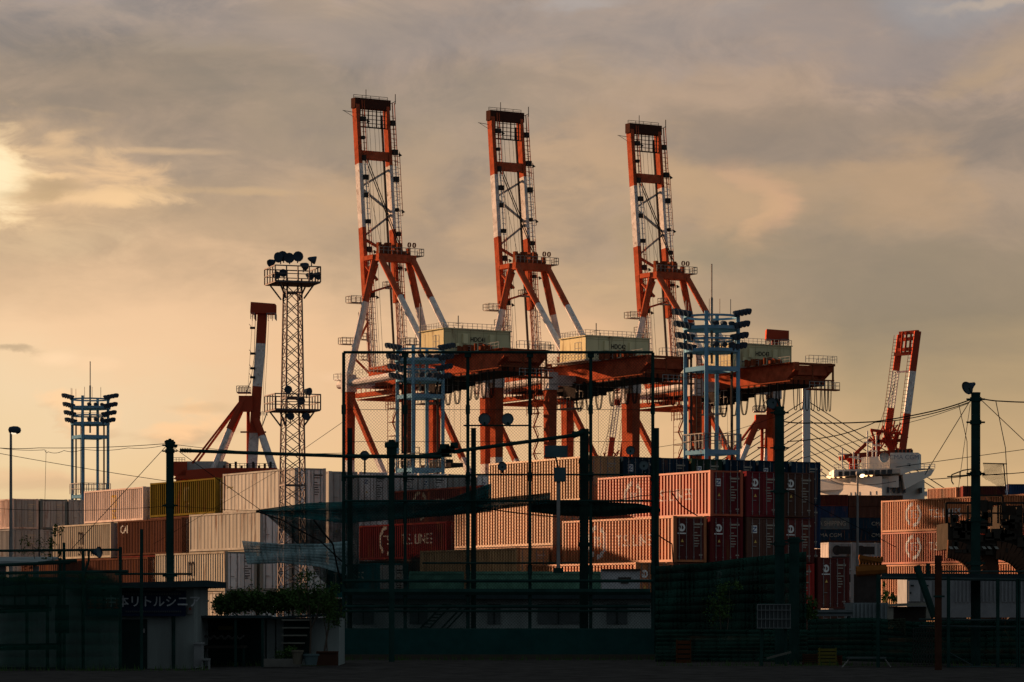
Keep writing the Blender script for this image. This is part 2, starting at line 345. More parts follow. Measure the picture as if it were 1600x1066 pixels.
# ------------------------------------------------------------------ the yard: containers
UA = R(-60)
U = Vector((math.cos(UA), math.sin(UA), 0)); V = Vector((-math.sin(UA), math.cos(UA), 0))
W = 2.44
_cache = {}
def profile(Ln, pitch, depth):
    n = int((Ln - .5) / pitch); x0 = -Ln + (Ln - n * pitch) / 2
    pts = [(-Ln + .08, .015)]
    for i in range(n):
        a = x0 + i * pitch
        pts += [(a, .015), (a + .38 * pitch, .015), (a + .46 * pitch, .015 + depth), (a + .92 * pitch, .015 + depth)]
    pts += [(x0 + n * pitch, .015), (-.08, .015)]
    return pts, x0, n
def container_meshes(Ln, h, kind):
    k = (Ln, h, kind)
    if k in _cache: return _cache[k]
    pitch, depth = {'rib': (.365, .15), 'fine': (.30, .11), 'soft': (.40, .030), 'reefer': (.62, .012)}[kind]
    pts, x0, n = profile(Ln, pitch, depth)
    z0, z1 = .16, h - .12
    mb = MB()
    for (a, b) in zip(pts[:-1], pts[1:]):
        mb.face([(a[0], a[1], z0), (b[0], b[1], z0), (b[0], b[1], z1), (a[0], a[1], z1)])
        mb.face([(a[0], W - a[1], z0), (b[0], W - b[1], z0), (b[0], W - b[1], z1), (a[0], W - a[1], z1)])
    mb.face([(-Ln + .05, .02, h - .04), (-.05, .02, h - .04), (-.05, W - .02, h - .04), (-Ln + .05, W - .02, h - .04)])
    mb.face([(-Ln + .05, .05, z0), (-Ln + .05, W - .05, z0), (-Ln + .05, W - .05, z1), (-Ln + .05, .05, z1)])
    mb.face([(-Ln + .05, .05, .10), (-.05, .05, .10), (-.05, W - .05, .10), (-Ln + .05, W - .05, .10)])
    body = mb.mesh('container_body', [WHITE])
    fr = MB()
    for y0, y1 in ((-.012, .17), (W - .17, W + .012)):
        fr.box(-Ln + .16, -.16, y0, y1, 0.02, .17); fr.box(-Ln + .16, -.16, y0, y1, h - .14, h - .02)
        for xa in (-Ln, -.16): fr.box(xa, xa + .16, y0 - .005, y1 + .07 if y0 < 0 else y1 + .005, .0, h)
    for xa in (-Ln + .02, -.10):
        fr.box(xa, xa + .08, .14, W - .14, .02, .16); fr.box(xa, xa + .08, .14, W - .14, h - .13, h - .02)
    frame = fr.mesh('frame', [WHITE])
    d = MB()
    dz0, dz1 = .17, h - .15
    d.box(-.07, -.03, .145, W / 2 - .01, dz0, dz1)
    for i in range(4):
        zz = dz0 + (dz1 - dz0) * (i + .5) / 4
        d.box(-.03, -.012, .25, W / 2 - .10, zz - .18, zz + .18)
    door = d.mesh('door', [WHITE])
    b = MB()
    for yy in (.42, .95):
        b.tube((.012, yy, .12), (.012, yy, h - .10), .024, 6)
        b.box(-.02, .03, yy - .05, yy + .05, .30, .36); b.box(-.02, .03, yy - .05, yy + .05, h - .42, h - .36)
    b.box(-.01, .045, .40, .70, 1.02, 1.06)
    bars = b.mesh('locking_bar', [BARGREY])
    r = MB()
    r.box(-.06, -.02, .15, W - .15, .17, h - .15)
    r.box(-.02, .06, .3, W - .3, .3, .42)
    unit = r.mesh('reefer_panel', [WHITE])
    g = MB(); g.lathe([(0, .0), (.02, .42), (.06, .46)], (-.02, W / 2 - .4, h * .72), (1, 0, 0), 14)
    g.box(-.02, .03, .35, W - .35, h * .28, h * .50); g.box(-.02, .02, .9, W - .25, h * .58, h * .86)
    grille = g.mesh('fan_grille', [DARKST])
    _cache[k] = (body, frame, door, bars, unit, grille, pitch, depth, x0, n); return _cache[k]
def paint(o, m):
    o.material_slots[0].link = 'OBJECT'; o.material_slots[0].material = m
_stripcache = {}
def side_text(body, size, cx, cz, Ln, h, kind, m, parent, sx=1.0, ring=None):
    """lettering painted on the ribbed long side, following the ribs"""
    ck = (body, size, cx, cz, Ln, h, kind, sx, ring)
    if ck not in _stripcache:
        _, _, _, _, _, _, pitch, depth, x0, n = container_meshes(Ln, h, kind)
        bm0 = bmesh.new()
        vs, fs = text2d(body, size) if body else ([], [])
        bv = [bm0.verts.new((v.x * sx + cx, 0, v.y + cz)) for v in vs]
        for f in fs:
            try: bm0.faces.new([bv[i] for i in f])
            except Exception: pass
        if ring:
            rx, rz_, r0, r1 = ring
            nseg = 24
            for i in range(nseg):
                if i in (4, 5, 16, 17): continue
                a, b = 2 * math.pi * i / nseg, 2 * math.pi * (i + 1) / nseg
                q = [bm0.verts.new((rx + math.cos(t) * r, 0, rz_ + math.sin(t) * r)) for t, r in ((a, r0), (b, r0), (b, r1), (a, r1))]
                bm0.faces.new(q)
        xs = [v.co.x for v in bm0.verts]; lo, hi_ = min(xs), max(xs)
        mb = MB()
        iv = []
        for i in range(n):
            a = x0 + i * pitch
            iv += [(a - .0, a + .38 * pitch, .015, .015), (a + .38 * pitch, a + .46 * pitch, .015, .015 + depth), (a + .46 * pitch, a + .92 * pitch, .015 + depth, .015 + depth), (a + .92 * pitch, a + pitch, .015 + depth, .015)]
        for (a, b, ya, yb) in iv:
            if b < lo or a > hi_: continue
            bm = bm0.copy(); ge = bm.verts[:] + bm.edges[:] + bm.faces[:]
            bmesh.ops.bisect_plane(bm, geom=ge, plane_co=(a, 0, 0), plane_no=(-1, 0, 0), clear_outer=True)
            ge = bm.verts[:] + bm.edges[:] + bm.faces[:]
            bmesh.ops.bisect_plane(bm, geom=ge, plane_co=(b, 0, 0), plane_no=(1, 0, 0), clear_outer=True)
            base = len(mb.v); idx = {}
            for i, v in enumerate(bm.verts):
                t = (v.co.x - a) / (b - a); idx[v] = base + i; mb.v.append((v.co.x, ya + (yb - ya) * t - .006, v.co.z))
            for f in bm.faces: mb.f.append(tuple(idx[v] for v in f.verts)); mb.mi.append(0)
            bm.free()
        bm0.free()
        _stripcache[ck] = mb.mesh('lettering', [LETW])
    o = ob('lettering', _stripcache[ck], parent); paint(o, m); return o
def door_marks(h, m, parent, logo=None, logom=None):
    k = ('marks', h)
    if k not in _cache:
        mb = MB(); r = random.Random(3)
        for i in range(9):
            zz = h - .55 - i * .17
            if i in (2,): continue
            mb.box(-.008, .0, 1.45 + r.random() * .08, 1.75 + r.random() * .35 + (.25 if i == 0 else 0), zz, zz + (.10 if i == 0 else .06))
        mb.box(-.008, 0, 1.9, 2.15, .42, .50)
        _cache[k] = mb.mesh('markings', [LETG])
    o = ob('markings', _cache[k], parent); paint(o, m)
    if logo == 'ring':
        if ('lr', h) not in _cache:
            mb = MB()
            for i in range(16):
                if i in (6, 7): continue
                a, b = 2 * math.pi * i / 16, 2 * math.pi * (i + 1) / 16
                mb.face([(.004, .62 + math.cos(t) * q, h - .72 + math.sin(t) * q) for t, q in ((a, .13), (b, .13), (b, .25), (a, .25))])
            mb.box(-.01, .005, .56, .62, h - .85, h - .60)
            mb.box(-.01, .004, .30, .95, h - 1.12, h - 1.05)
            _cache[('lr', h)] = mb.mesh('emblem', [LETW])
        ob('emblem', _cache[('lr', h)], parent)
    if logo == 'slash':
        if ('ls', h) not in _cache:
            mb = MB(); mb.box(-.012, -.002, .38, .78, h - 1.0, h - .52)
            mb.cur = 1
            for (ya, yb, za, zb) in ((.42, .74, h - .60, h - .66), (.42, .74, h - .86, h - .92)):
                mb.face([(.003, ya, za), (.003, yb, za), (.003, yb, zb), (.003, ya, zb)])
            mb.face([(.003, .66, h - .66), (.003, .74, h - .66), (.003, .50, h - .86), (.003, .42, h - .86)])
            _cache[('ls', h)] = mb.mesh('emblem', [LETW, mat('emblem_blue', (.02, .05, .16), .6)])
        ob('emblem', _cache[('ls', h)], parent)
def warn(h, parent):
    if ('wn', h) not in _cache:
        mb = MB(); mb.face([(.006, .55, h - 1.62), (.006, .75, h - 1.62), (.006, .65, h - 1.42)])
        _cache[('wn', h)] = mb.mesh('warning_label', [LETY])
    ob('warning_label', _cache[('wn', h)], parent)

PAINTS = {
 'shadeliftedwhite': (.66, .64, .62), 'shadered': (.085, .012, .013), 'shadewine': (.040, .012, .013), 'white': (.35, .345, .32), 'grey': (.24, .25, .26), 'pink': (.56, .46, .42), 'yellow': (.12, .095, .020), 'brown': (.085, .042, .032),  # first white is brightened to offset shade on door ends
 'ivory': (.34, .32, .27), 'orange': (.40, .145, .06), 'tan': (.42, .25, .12), 'peach': (.44, .24, .13), 'red': (.34, .035, .03),
 'scarlet': (.40, .095, .05), 'maroon': (.10, .028, .025), 'darkblue': (.012, .030, .050), 'green': (.03, .075, .06), 'teal': (.01, .10, .11), 'darkgreen': (.02, .04, .03),
 'wine': (.13, .02, .024), 'slate': (.10, .13, .14), 'navy': (.02, .04, .09), 'greywhite': (.30, .28, .27)}
def cpaint(c, sm):
    return mat('paint_' + c + ('_smooth' if sm else ''), PAINTS[c], .55, var=.38 if not sm else .30, scale=1.0, rust=.5 if not sm else .42, streak=True, gloss=.07 if c in ('orange', 'tan', 'peach', 'scarlet') and not sm else None)
GROUP = 'shipping containers stacked in the yard'
def container(pos, z, h, color, kind, Ln, label, doors='door', doorcolor=None, text=None, marks=None, logo=None, rz=UA, group=GROUP):
    """pos: near-left bottom corner (the corner between long side and door end)"""
    body, frame, door, bars, unit, grille, pitch, depth, x0, n = container_meshes(Ln, h, kind)
    t = thing('shipping_container', label, 'shipping container', (pos[0], pos[1], z), rz, group)
    m = cpaint(color, kind in ('soft', 'reefer'))
    o = ob('body', body, t); paint(o, m); o = ob('frame', frame, t); paint(o, m)
    dm = cpaint(doorcolor, True) if doorcolor else m
    if doors == 'door':
        o = ob('door', door, t); paint(o, dm); b = ob('locking_bar', bars, o)
        o = ob('door', door, t); paint(o, dm); o.location = (0, W / 2 - .145 + .01, 0); b = ob('locking_bar', bars, o)
    else:
        o = ob('cooling_unit', unit, t); paint(o, dm); ob('fan_grille', grille, o)
    if marks: door_marks(h, marks, t, logo); 
    if logo: warn(h, t)
    if text:
        for tx in text:
            body_, size, cx, cz, tm = tx[:5]
            side_text(body_, size, cx, cz, Ln, h, kind, tm, t, tx[5] if len(tx) > 5 else 1.0, tx[6] if len(tx) > 6 else None)
    return t
TIERW = ['bottom', 'second', 'third', 'top']
def tname(i, n): 
    if i == n - 1: return 'top'
    if i == 0: return 'bottom'
    return ['', 'second-from-ground', 'third-from-ground', 'fourth-from-ground'][i]

# ---- ground
GR = mat('field_dirt', (.042, .038, .036), .95, var=.5, scale=1.6, bump=.6)
GY = mat('yard_asphalt', (.045, .043, .040), .9, var=.35, scale=.3)
gm = MB(); gm.face([(-4000, -300, 0), (4000, -300, 0), (4000, 640, 0), (-4000, 640, 0)])
struct(gm.build('ground', GR))
gm = MB(); gm.face([(-600, 120, .006), (600, 120, .006), (600, 638, .006), (-600, 638, .006)])
struct(gm.build('container_yard', GY))
gm = MB(); gm.face([(-9000, 640, -.8), (9000, 640, -.8), (9000, 14000, -.8), (-9000, 14000, -.8)])
gm.face([(-4000, 640, 0), (4000, 640, 0), (4000, 640, -.8), (-4000, 640, -.8)])
struct(gm.build('water', mat('sea_water', (.03, .04, .045), .15)))
gm = MB()
for i in range(5):
    y = 72 + i * 3.1; gm.face([(-30, y, .004), (30, y + .6, .004), (30, y + .66, .004), (-30, y + .06, .004)]) if i == 2 else None
struct(gm.build('field_chalk_line', mat('chalk', (.055, .052, .048), .95)))

MSC = lambda tm, cx=-6.0: [('m', 2.3, cx, 1.80, tm, .72), ('sc', 1.55, cx, .72, tm, .72)]
TSL = lambda tm, Ln=13.4, f=.5: [('TS', .95, -Ln * .68, 1.40, tm, 1.0, (-Ln * .68, 1.40, .82, 1.12)), ('T.S. LINES', 1.05, -Ln * .68 + 4.7, 1.40, tm, 1.05)]

# left block: three lines end to end, stepping down toward the viewer
C0 = Vector((-15.4, 218.0, 0)); STEP = 13.6
def LB(line, bay): return C0 - V * 2.72 * line - U * STEP * bay
bayn = ['nearest bay', 'middle bay', 'farthest bay']
linen = ['back row of the left block', 'middle row of the left block', 'front row of the left block']
spec = {
 (0, 0): [('ivory', 'reefer', 2.9), ('white', 'reefer', 2.9), ('grey', 'reefer', 2.9), ('white', 'reefer', 2.9)],
 (0, 1): [('ivory', 'soft', 2.9), ('brown', 'fine', 2.9), ('brown', 'fine', 2.9), ('yellow', 'rib', 2.7)],
 (0, 2): [('grey', 'fine', 2.9), ('brown', 'fine', 2.9), ('ivory', 'soft', 2.75), ('pink', 'soft', 2.65)],
 (1, 0): [('white', 'reefer', 2.9), ('ivory', 'reefer', 2.9), ('white', 'reefer', 2.75)],
 (1, 1): [('brown', 'fine', 2.9), ('maroon', 'fine', 2.8), ('brown', 'fine', 2.7)],
 (1, 2): [('grey', 'soft', 2.9), ('brown', 'soft', 2.7), ('ivory', 'soft', 2.75)],
 (2, 0): [('white', 'reefer', 2.85), ('ivory', 'soft', 2.8)],
 (2, 1): [('brown', 'fine', 2.85), ('brown', 'fine', 2.6)],
 (2, 2): [('grey', 'soft', 2.85), ('brown', 'soft', 2.5)]}
cdesc = {'ivory': 'cream', 'pink': 'pinkish cream', 'tan': 'tan orange', 'peach': 'peach orange', 'scarlet': 'bright red', 'wine': 'dark wine red', 'maroon': 'dark maroon',
         'darkblue': 'dark blue', 'darkgreen': 'dark green', 'greywhite': 'dirty grey-white', 'rib': ''}
cd = lambda c: cdesc.get(c, c)
for (ln, bay), tiers in spec.items():
    p = LB(ln, bay); z = 0
    for i, (c, k, h) in enumerate(tiers):
        tx = None; top = i == len(tiers) - 1; extra = ''
        if top and (ln, bay) == (0, 1): tx = MSC(LETGOLD, -5.2); extra = ' with dark letters'
        if top and (ln, bay) == (0, 2): tx = MSC(LETY, -6.0); extra = ' with yellowish letters'
        if top and (ln, bay) == (1, 2): tx = MSC(LETD, -6.3); extra = ' with dark letters'
        if top and (ln, bay) == (2, 0): tx = MSC(LETD, -5.8); extra = ' with dark letters'
        if top and (ln, bay) == (1, 1): tx = [('CAI', .9, -11.0, 2.0, LETW, 1.0)]; extra = ' with white letters'
        if top and (ln, bay) == (0, 0): tx = [('~', 1.2, -11.0, 1.9, LETGOLD, 1.6)]
        container(p, z, h, c, k, 12.2, f'{cd(c)} container{extra}, {tname(i, len(tiers))} tier, {bayn[bay]}, {linen[ln]}',
                  text=tx, marks=LETD if c in ('white', 'ivory', 'grey') else LETG, doors='door',
                  doorcolor='grey' if bay and c in ('white', 'ivory') else ('shadeliftedwhite' if c in ('white', 'ivory') else None))
        z += h + .02
# far-left grey stack (door ends)
for k in range(4):
    p = Vector((-42.7, 262, 0)) + V * 2.62 * k; z = 0
    for i, h in enumerate((2.9, 2.59, 2.9, 2.59)):
        c = ['slate', 'grey', 'grey', 'grey'][(i + k) % 4]
        if k == 0 and i == 3: c = 'pink'
        container(p, z, h, c, 'fine', 12.2, f'grey door-end container, {tname(i, 4)} tier, {["leftmost","second","third","rightmost"][k]} column of far-left stack',
                  doorcolor='grey', marks=LETG)
        z += h + .02
# row of white and grey door ends behind the lattice tower
Scol = []
for k in range(6):
    p = Vector((-14.06, 236, 0)) + V * 2.62 * k; z = 0
    for i in range(4):
        c = ['shadeliftedwhite', 'white', 'shadeliftedwhite', 'shadeliftedwhite'][(i * 3 + k) % 4]
        container(p, z, 3.04, c, 'reefer', 12.2, f'white refrigerated container, {tname(i, 4)} tier, column {"one two three four five six".split()[k]} of white row behind cage',
                  marks=LETD, logo='slash' if (k + i) % 2 == 0 else None)
        z += 3.06
# dark TS containers between the blocks; top red, wine and lettering painted as shaded
G0 = Vector((2.7, 203.2, 0))
def CB(line, bay): return G0 + V * 2.75 * line - U * 14.6 * bay
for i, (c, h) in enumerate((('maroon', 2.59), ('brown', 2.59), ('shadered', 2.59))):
    container(CB(0, 1), i * 2.6, h, c, 'fine', 13.4, f'dark red container, {tname(i, 3)} tier of stack right of the lattice tower', text=TSL(mat('letter_grey', (.26, .27, .28), .6)) if i == 2 else None, marks=LETG)
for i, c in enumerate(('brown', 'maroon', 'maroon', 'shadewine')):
    container(CB(1, 1), i * 2.6, 2.59, c, 'fine', 13.4, f'dark wine container, {tname(i, 4)} tier of stack behind green net', text=TSL(mat('letter_dim', (.12, .13, .13), .6)) if i == 3 else None, marks=LETG)
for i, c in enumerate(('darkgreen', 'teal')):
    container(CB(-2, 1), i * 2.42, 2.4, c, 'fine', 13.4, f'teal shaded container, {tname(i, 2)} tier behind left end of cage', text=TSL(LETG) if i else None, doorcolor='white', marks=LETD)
# centre block, second bay
for line, tiers in ((-1, [('tan', 2.9), ('tan', 2.75)]), (0, [('brown', 2.9), ('orange', 2.9), ('peach', 3.0)])):
    z = 0
    for i, (c, h) in enumerate(tiers):
        container(CB(line, 0), z, h, c, 'rib', 13.4, f'sunlit {cd(c)} ribbed container, {tname(i, len(tiers))} tier, {"front" if line<0 else "second"} row behind cage centre', marks=LETG)
        z += h + .02
for k in range(7):
    z = 0; cols = [('orange', 'brown', 'tan', 'tan'), ('navy', 'maroon', 'brown', 'darkblue'), ('brown', 'maroon', 'navy', 'darkblue'), ('navy', 'brown', 'maroon', 'darkgreen'),
                   ('maroon', 'navy', 'brown', 'darkblue'), ('brown', 'navy', 'maroon', 'darkblue'), ('brown', 'maroon', 'navy', 'darkblue')][k]
    for i, c in enumerate(cols):
        container(CB(1 + k, 0), z, (2.9, 2.9, 3.0, 3.0)[i], c, 'rib', 13.4,
                  f'{cd(c)} container, {tname(i, 4)} tier, {"leftmost second third fourth fifth sixth rightmost".split()[k]} column of tall dark-topped row',
                  marks=LETG, logo='slash' if k % 2 else None)
        z += (2.9, 2.9, 3.0, 3.0)[i] + .02
# centre block, nearest bay
E1 = Vector((12.4, 192.0, 0))
cols = {-2: [('brown', 1.62), ('orange', 2.88)], -1: [('brown', 1.62), ('brown', 2.88), ('orange', 2.88)],
        0: [('brown', 1.62), ('maroon', 2.88), ('wine', 2.88), ('scarlet', 2.88)], 1: [('brown', 1.62), ('wine', 2.88), ('brown', 2.88), ('wine', 2.88)],
        2: [('brown', 1.62), ('red', 2.88), ('maroon', 2.88), ('brown', 2.88)], 3: [('brown', 1.62), ('maroon', 3.3)]}
for k, tiers in cols.items():
    z = 0
    for i, (c, h) in enumerate(tiers):
        dc = {(0, 3): 'wine', (-1, 2): 'maroon'}.get((k, i))
        container(E1 + V * 2.75 * k, z, h, c, 'rib', 13.4, f'{cd(c)} container, {tname(i, len(tiers))} tier, {["lowest","third","fourth","fifth","sixth","shortest"][k+2]} stepped column of right-centre stack',
                  doorcolor=dc, marks=LETG if h > 2 else None, logo=(('ring' if (k + i) % 3 else 'slash') if h > 2 else None),
                  text=TSL(LETW) if (k, i) in ((-1, 2), (0, 3)) else None)
        z += h + .02
# right block
RC = Vector((36.15, 239.4, 0))
for b in range(2):
    for i in range(4):
        c = [('tan', 'orange', 'scarlet', 'orange'), ('brown', 'orange', 'scarlet', 'orange')][b][i]
        container(RC + U * 13.6 * b, i * 2.61, 2.59, c, 'fine', 12.2, f'sunlit {cd(c)} ribbed container, {tname(i, 4)} tier, {"left" if b==0 else "right"} end of the right-hand stack',
                  text=[('TS', .95, -8.0, 1.35, LETW, 1, (-8.0, 1.35, .72, 1.0)), ('T.S. LINES', .95, -3.9, 1.35, LETW, 1.0)] if b == 0 and i in (2, 3) else None, marks=LETG)
for k, (px_, D_, rz_) in enumerate(((1494, 400, UA), (1578, 396, 0.0), (1650, 390, 0.0))):
    for i in range(6):
        c = (['brown', 'maroon', 'brown', 'orange', 'brown', 'orange'], ['brown', 'navy', 'maroon', 'brown', 'maroon', 'maroon'], ['brown', 'navy', 'maroon', 'brown', 'navy', 'navy'])[k][i]
        container(((px_ - CX) / F * D_, D_), i * 2.91, 2.89, c, 'fine', 6.06, f'{cd(c)} short container, {["bottom","second","third","fourth","fifth","top"][i]} tier, {["left","middle","right"][k]} stack beyond the right pole', rz=rz_, marks=LETG)
# refrigerated ends right of the dark red stack
for k in range(3):
    for i in range(3):
        p = P(1295 + k * 40, 950, 285)
        container((p.x, 285 + k * 1.2), i * 2.6, 2.59, 'greywhite', 'reefer', 12.2, f'dirty grey-white refrigerated container, {tname(i, 3)} tier, {"left middle right".split()[k]} column beside street lamp',
                  doors='unit', rz=R(-72), marks=None)

# ------------------------------------------------------------------ quay cranes
def crane_main():
    t = thing('quay_crane', '', 'crane', (0, 0, 0), UA, 'three orange and white quay cranes with raised booms')
    G, WV = 25.0, 19.0
    LEGT = 46.0
    for (x, y) in ((0, 0), (0, WV), (G, 0), (G, WV)):
        m = MB(); m.cur = 1; m.bar((x, y, 2.4), (x, y, 30.5), 1.7, 1.5, 1.95, 1.65, up=(0, 1, 0)); m.cur = 0
        m.bar((x, y, 30.51), (x, y, LEGT - 2.2), 1.95, 1.65, 2.2, 1.8, up=(0, 1, 0))
        m.cur = 1; m.bar((x, y, LEGT - 2.19), (x, y, LEGT + 1.2), 2.6, 2.1, up=(0, 1, 0))
        m.cur = 0; m.box(x - 1.4, x + 1.4, y - 1.2, y + 1.2, .8, 2.4)
        lg = m.build('leg', [ORANGE, WHITE], t)
    m = MB()
    for x in (0, G):
        m.bar((x, 0, 13.6), (x, WV, 13.6), 1.6, 2.2); m.bar((x, -4, 3.2), (x, WV + 4, 3.2), 1.4, 1.8)
    for y in (0, WV): m.bar((0, y, 15.4), (G, y, 15.4), 1.4, 1.9)
    m.build('portal_beam', ORANGE, t)
    for y in (0, WV):
        m = MB(); ka = Vector((0.8, y, LEGT - 3)); kb = Vector((G - 1, y, 17)); kc = ka.lerp(kb, .47)
        m.cur = 0; m.bar(ka, kc, .95, 1.0); m.cur = 1; m.bar(kc, kb, .95, 1.0)
        m.build('diagonal_brace', [ORANGE, WHITE], t)
    m = MB()
    for y in (0, WV):
        m.cur = 0
        m.tube((-4, y, LEGT - .6), (G, y, LEGT - .1), .75, 10)
        m.bar((-4.5, y, LEGT + .4), (-1, y, LEGT + .4), 1.8, .2)
    for x in (0, G): m.bar((x, 0, LEGT - .3), (x, WV, LEGT - .3), 1.5, 2.0)
    tb = m.build('top_beam', WHITE, t)
    m = MB(); m.rail([(-4.5, -1, LEGT + .5), (-1.4, -1, LEGT + .5), (G, -1, LEGT + .9)], 1.1, 1.6)
    m.rail([(-4.5, -1, LEGT + .5), (-4.5, 1, LEGT + .5)], 1.1, 1.0)
    m.rail([(0, WV + 1, LEGT + .9), (G, WV + 1, LEGT + .9)], 1.1, 1.8)
    m.build('handrail', GREYST, tb)
    # main girders
    m = MB()
    for y in (5.4, 13.2):
        m.box(-2, 49.0, y, y + 1.1, 45.0, 49.0)
        m.hexa([(49, y, 46.0), (51.5, y, 47.4), (51.5, y + 1.1, 47.4), (49, y + 1.1, 46.0), (49, y, 49), (51.5, y, 49), (51.5, y + 1.1, 49), (49, y + 1.1, 49)])
    for x in (-1.5, 12, 26, 38, 48.4, 50.3):
        m.box(x, x + .9, 6.5, 13.2, 46.6, 48.4)
    gd = m.build('girder', ORANGE, t)
    m = MB(); m.box(-1.9, 48.9, 5.35, 14.35, 44.80, 44.99); m.build('girder_shade_plate', DARKST, gd)  # dark plate added for the shade under the girders
    m = MB(); m.box(6, 51, 4.55, 5.39, 48.75, 48.95)
    m.box(40.5, 63, 2.2, 3.6, 44.0, 44.2) if False else None
    m.build('walkway', BROWNST, gd)
    m = MB(); m.rail([(6, 4.6, 48.95), (51, 4.6, 48.95)], 1.1, 1.5, .03)
    m.rail([(46, 14.5, 49), (52, 14.5, 49)], 1.2, 1.5, .03)
    m.rail([(53.5, 7.5, 43.9), (53.5, 14.6, 43.9)], 1.3, 1.2, .04); m.rail([(52.2, 14.6, 43.9), (53.5, 14.6, 43.9)], 1.3, 1.2, .04)
    m.rail([(51.5, 8, 49), (52.6, 8, 49), (52.6, 14.6, 49)], 1.3, 1.2, .04)
    m.build('handrail', GREYST, gd)
    m = MB(); m.box(52.2, 53.6, 7.5, 14.6, 43.6, 43.88); m.bar((52.4, 13.8, 48.6), (52.4, 13.8, 43.8), .30); m.bar((52.4, 9.0, 48.6), (52.4, 9.0, 43.8), .22)
    m.bar((51, 13.8, 48.6), (52.6, 13.8, 48.6), .5); m.bar((52.4, 6, 48.6), (52.4, 14.2, 48.6), .45)
    m.build('tail_platform', BROWNST, t)
    # waterside walkway lattice under hinge
    m = MB()
    for y in (4.8, 15.2):
        m.bar((-6, y, 45.0), (10, y, 45.0), .2); m.bar((-6, y, 43.6), (10, y, 43.6), .9)
        for i in range(8): m.bar((-6 + 2 * i, y, 43.6), (-6 + 2 * i, y, 45.0), .12)
    m.box(-6, 10, 4.9, 15.1, 42.7, 42.9)
    m.build('service_walkway', ORANGE, t)
    # festoon loops
    x = 27.0; r = random.Random(2)
    while x < 49.5:
        sp = 3.6 if x < 36 else (2.7 if x < 50 else 2.0)
        if 36.5 < x < 38: x += 1.5; continue
        dep = 5.6 if x < 36 else 5.2
        for dy in (0, .12):
            pts = []
            for i in range(13):
                a = i / 12; pts.append((x + sp * (.08 + .84 * a) + .15 * math.sin(a * 6.28), 4.2 + dy * 2, 45.2 - dep * (1 - (2 * a - 1) ** 4) * (1.0 - .05 * dy)))
            m = MB(); m.path(pts, .085, 5); m.build('festoon_cable', BLACK, t)
        x += sp
    y = 4.6
    while y < 13.6:
        sp = 1.35 if y < 11 else .8
        m = MB(); m.path([(52.0, y + sp * (.08 + .84 * i / 12), 45.6 - 5.9 * (1 - (2 * i / 12 - 1) ** 4)) for i in range(13)], .085, 5); m.build('festoon_cable', BLACK, t)
        y += sp
    m = MB(); m.box(27, 51.8, 4.1, 4.6, 45.2, 45.39); m.box(51.8, 52.3, 4.3, 14.2, 45.5, 45.75)
    m.build('festoon_track', BROWNST, t)
    # machinery house
    hx0, hx1, hy0, hy1, hz0, hz1 = 25.4, 34.9, 2.0, 16.4, 49.1, 53.6
    m = MB(); m.box(hx0, hx1, hy0, hy1, hz0, hz1); m.box(hx0 - .2, hx1 + .2, hy0 - .2, hy1 + .2, hz1, hz1 + .15)
    hs = m.build('machinery_house', CREAM, t)
    m = MB()
    for yy in (6.0, 11.7): m.box(hx1, hx1 + .45, yy, yy + .95, hz0 + 1.9, hz0 + 3.7)
    m.box(hx1, hx1 + .25, 4.6, 5.2, hz0 + 1.2, hz0 + 1.9)
    m.build('ventilator', CREAM, hs)
    m = MB(); m.box(hx1, hx1 + .03, 4.5, 5.25, hz0 + .95, hz0 + 1.8); m.build('window', DARKGL, hs)
    m = MB()
    for yy in (2.1, 4.9, 7.7, 10.5, 13.3, 16.2): m.box(hx1, hx1 + .04, yy, yy + .06, hz0, hz1)
    m.box(hx1, hx1 + .03, hy0, hy1, hz0 + 3.95, hz0 + 4.02)
    m.build('panel_joint', mat('joint', (.30, .26, .15), .7), hs)
    m = MB(); m.rail([(hx0, hy0, hz1 + .15), (hx1, hy0, hz1 + .15), (hx1, hy1, hz1 + .15), (hx0, hy1, hz1 + .15), (hx0, hy0, hz1 + .15)], 1.05, 1.0, .035)
    m.rail([(hx1 + 1.3, hy0 - 1, hz0), (hx1 + 1.3, hy1 + .6, hz0)], 1.1, 1.2, .035); m.rail([(hx0 - 1, hy0 - 1, hz0), (hx1 + 1.3, hy0 - 1, hz0)], 1.1, 1.2, .035)
    # stair cage on the lit side
    for q in (hx1 - 2.6, hx1 - 1.4, hx1 - .3):
        m.bar((q, hy0 - .8, hz0), (q, hy0 - .8, hz0 + 3.3), .10)
    for zz in (1.1, 2.2, 3.3): m.bar((hx1 - 2.6, hy0 - .8, hz0 + zz), (hx1 - .3, hy0 - .8, hz0 + zz), .10)
    m.build('handrail', GREYST, hs)
    m = MB(); m.box(hx0 - 1.2, hx1 + 1.4, hy0 - 1.1, hy1 + .8, hz0 - .28, hz0 - .06); m.build('house_deck', GREYST, t)
    # clutter on the girder
    r = random.Random(5)
    for i in range(14):
        m = MB(); x = 36.5 + r.random() * 11; y = 3.6 + r.random() * 1.4; m.box(x, x + .3 + r.random() * .8, y, y + .5, 49.0, 49.6 + r.random() * .8); m.build('deck_equipment', BROWNST, t)
    for i in range(18):
        m = MB(); x = 2 + r.random() * 21; y = 3.5 + r.random() * 10; m.box(x, x + .2 + r.random() * .9, y, y + .6, 49.0, 49.5 + r.random() * 1.4); m.build('deck_equipment', GALV if i % 2 else BROWNST, t)
    # trolley and cab
    m = MB(); m.box(16, 25.5, 5.6, 14.1, 44.0, 45.2)
    for x in (17, 20, 23): m.box(x, x + 1.0, 6, 13.5, 43.3, 44)
    tr = m.build('trolley', DARKST, t)
    m = MB(); m.box(22.2, 27.0, 4.6, 8.2, 42.3, 45.1); m.build('operator_cab', DARKST, tr)
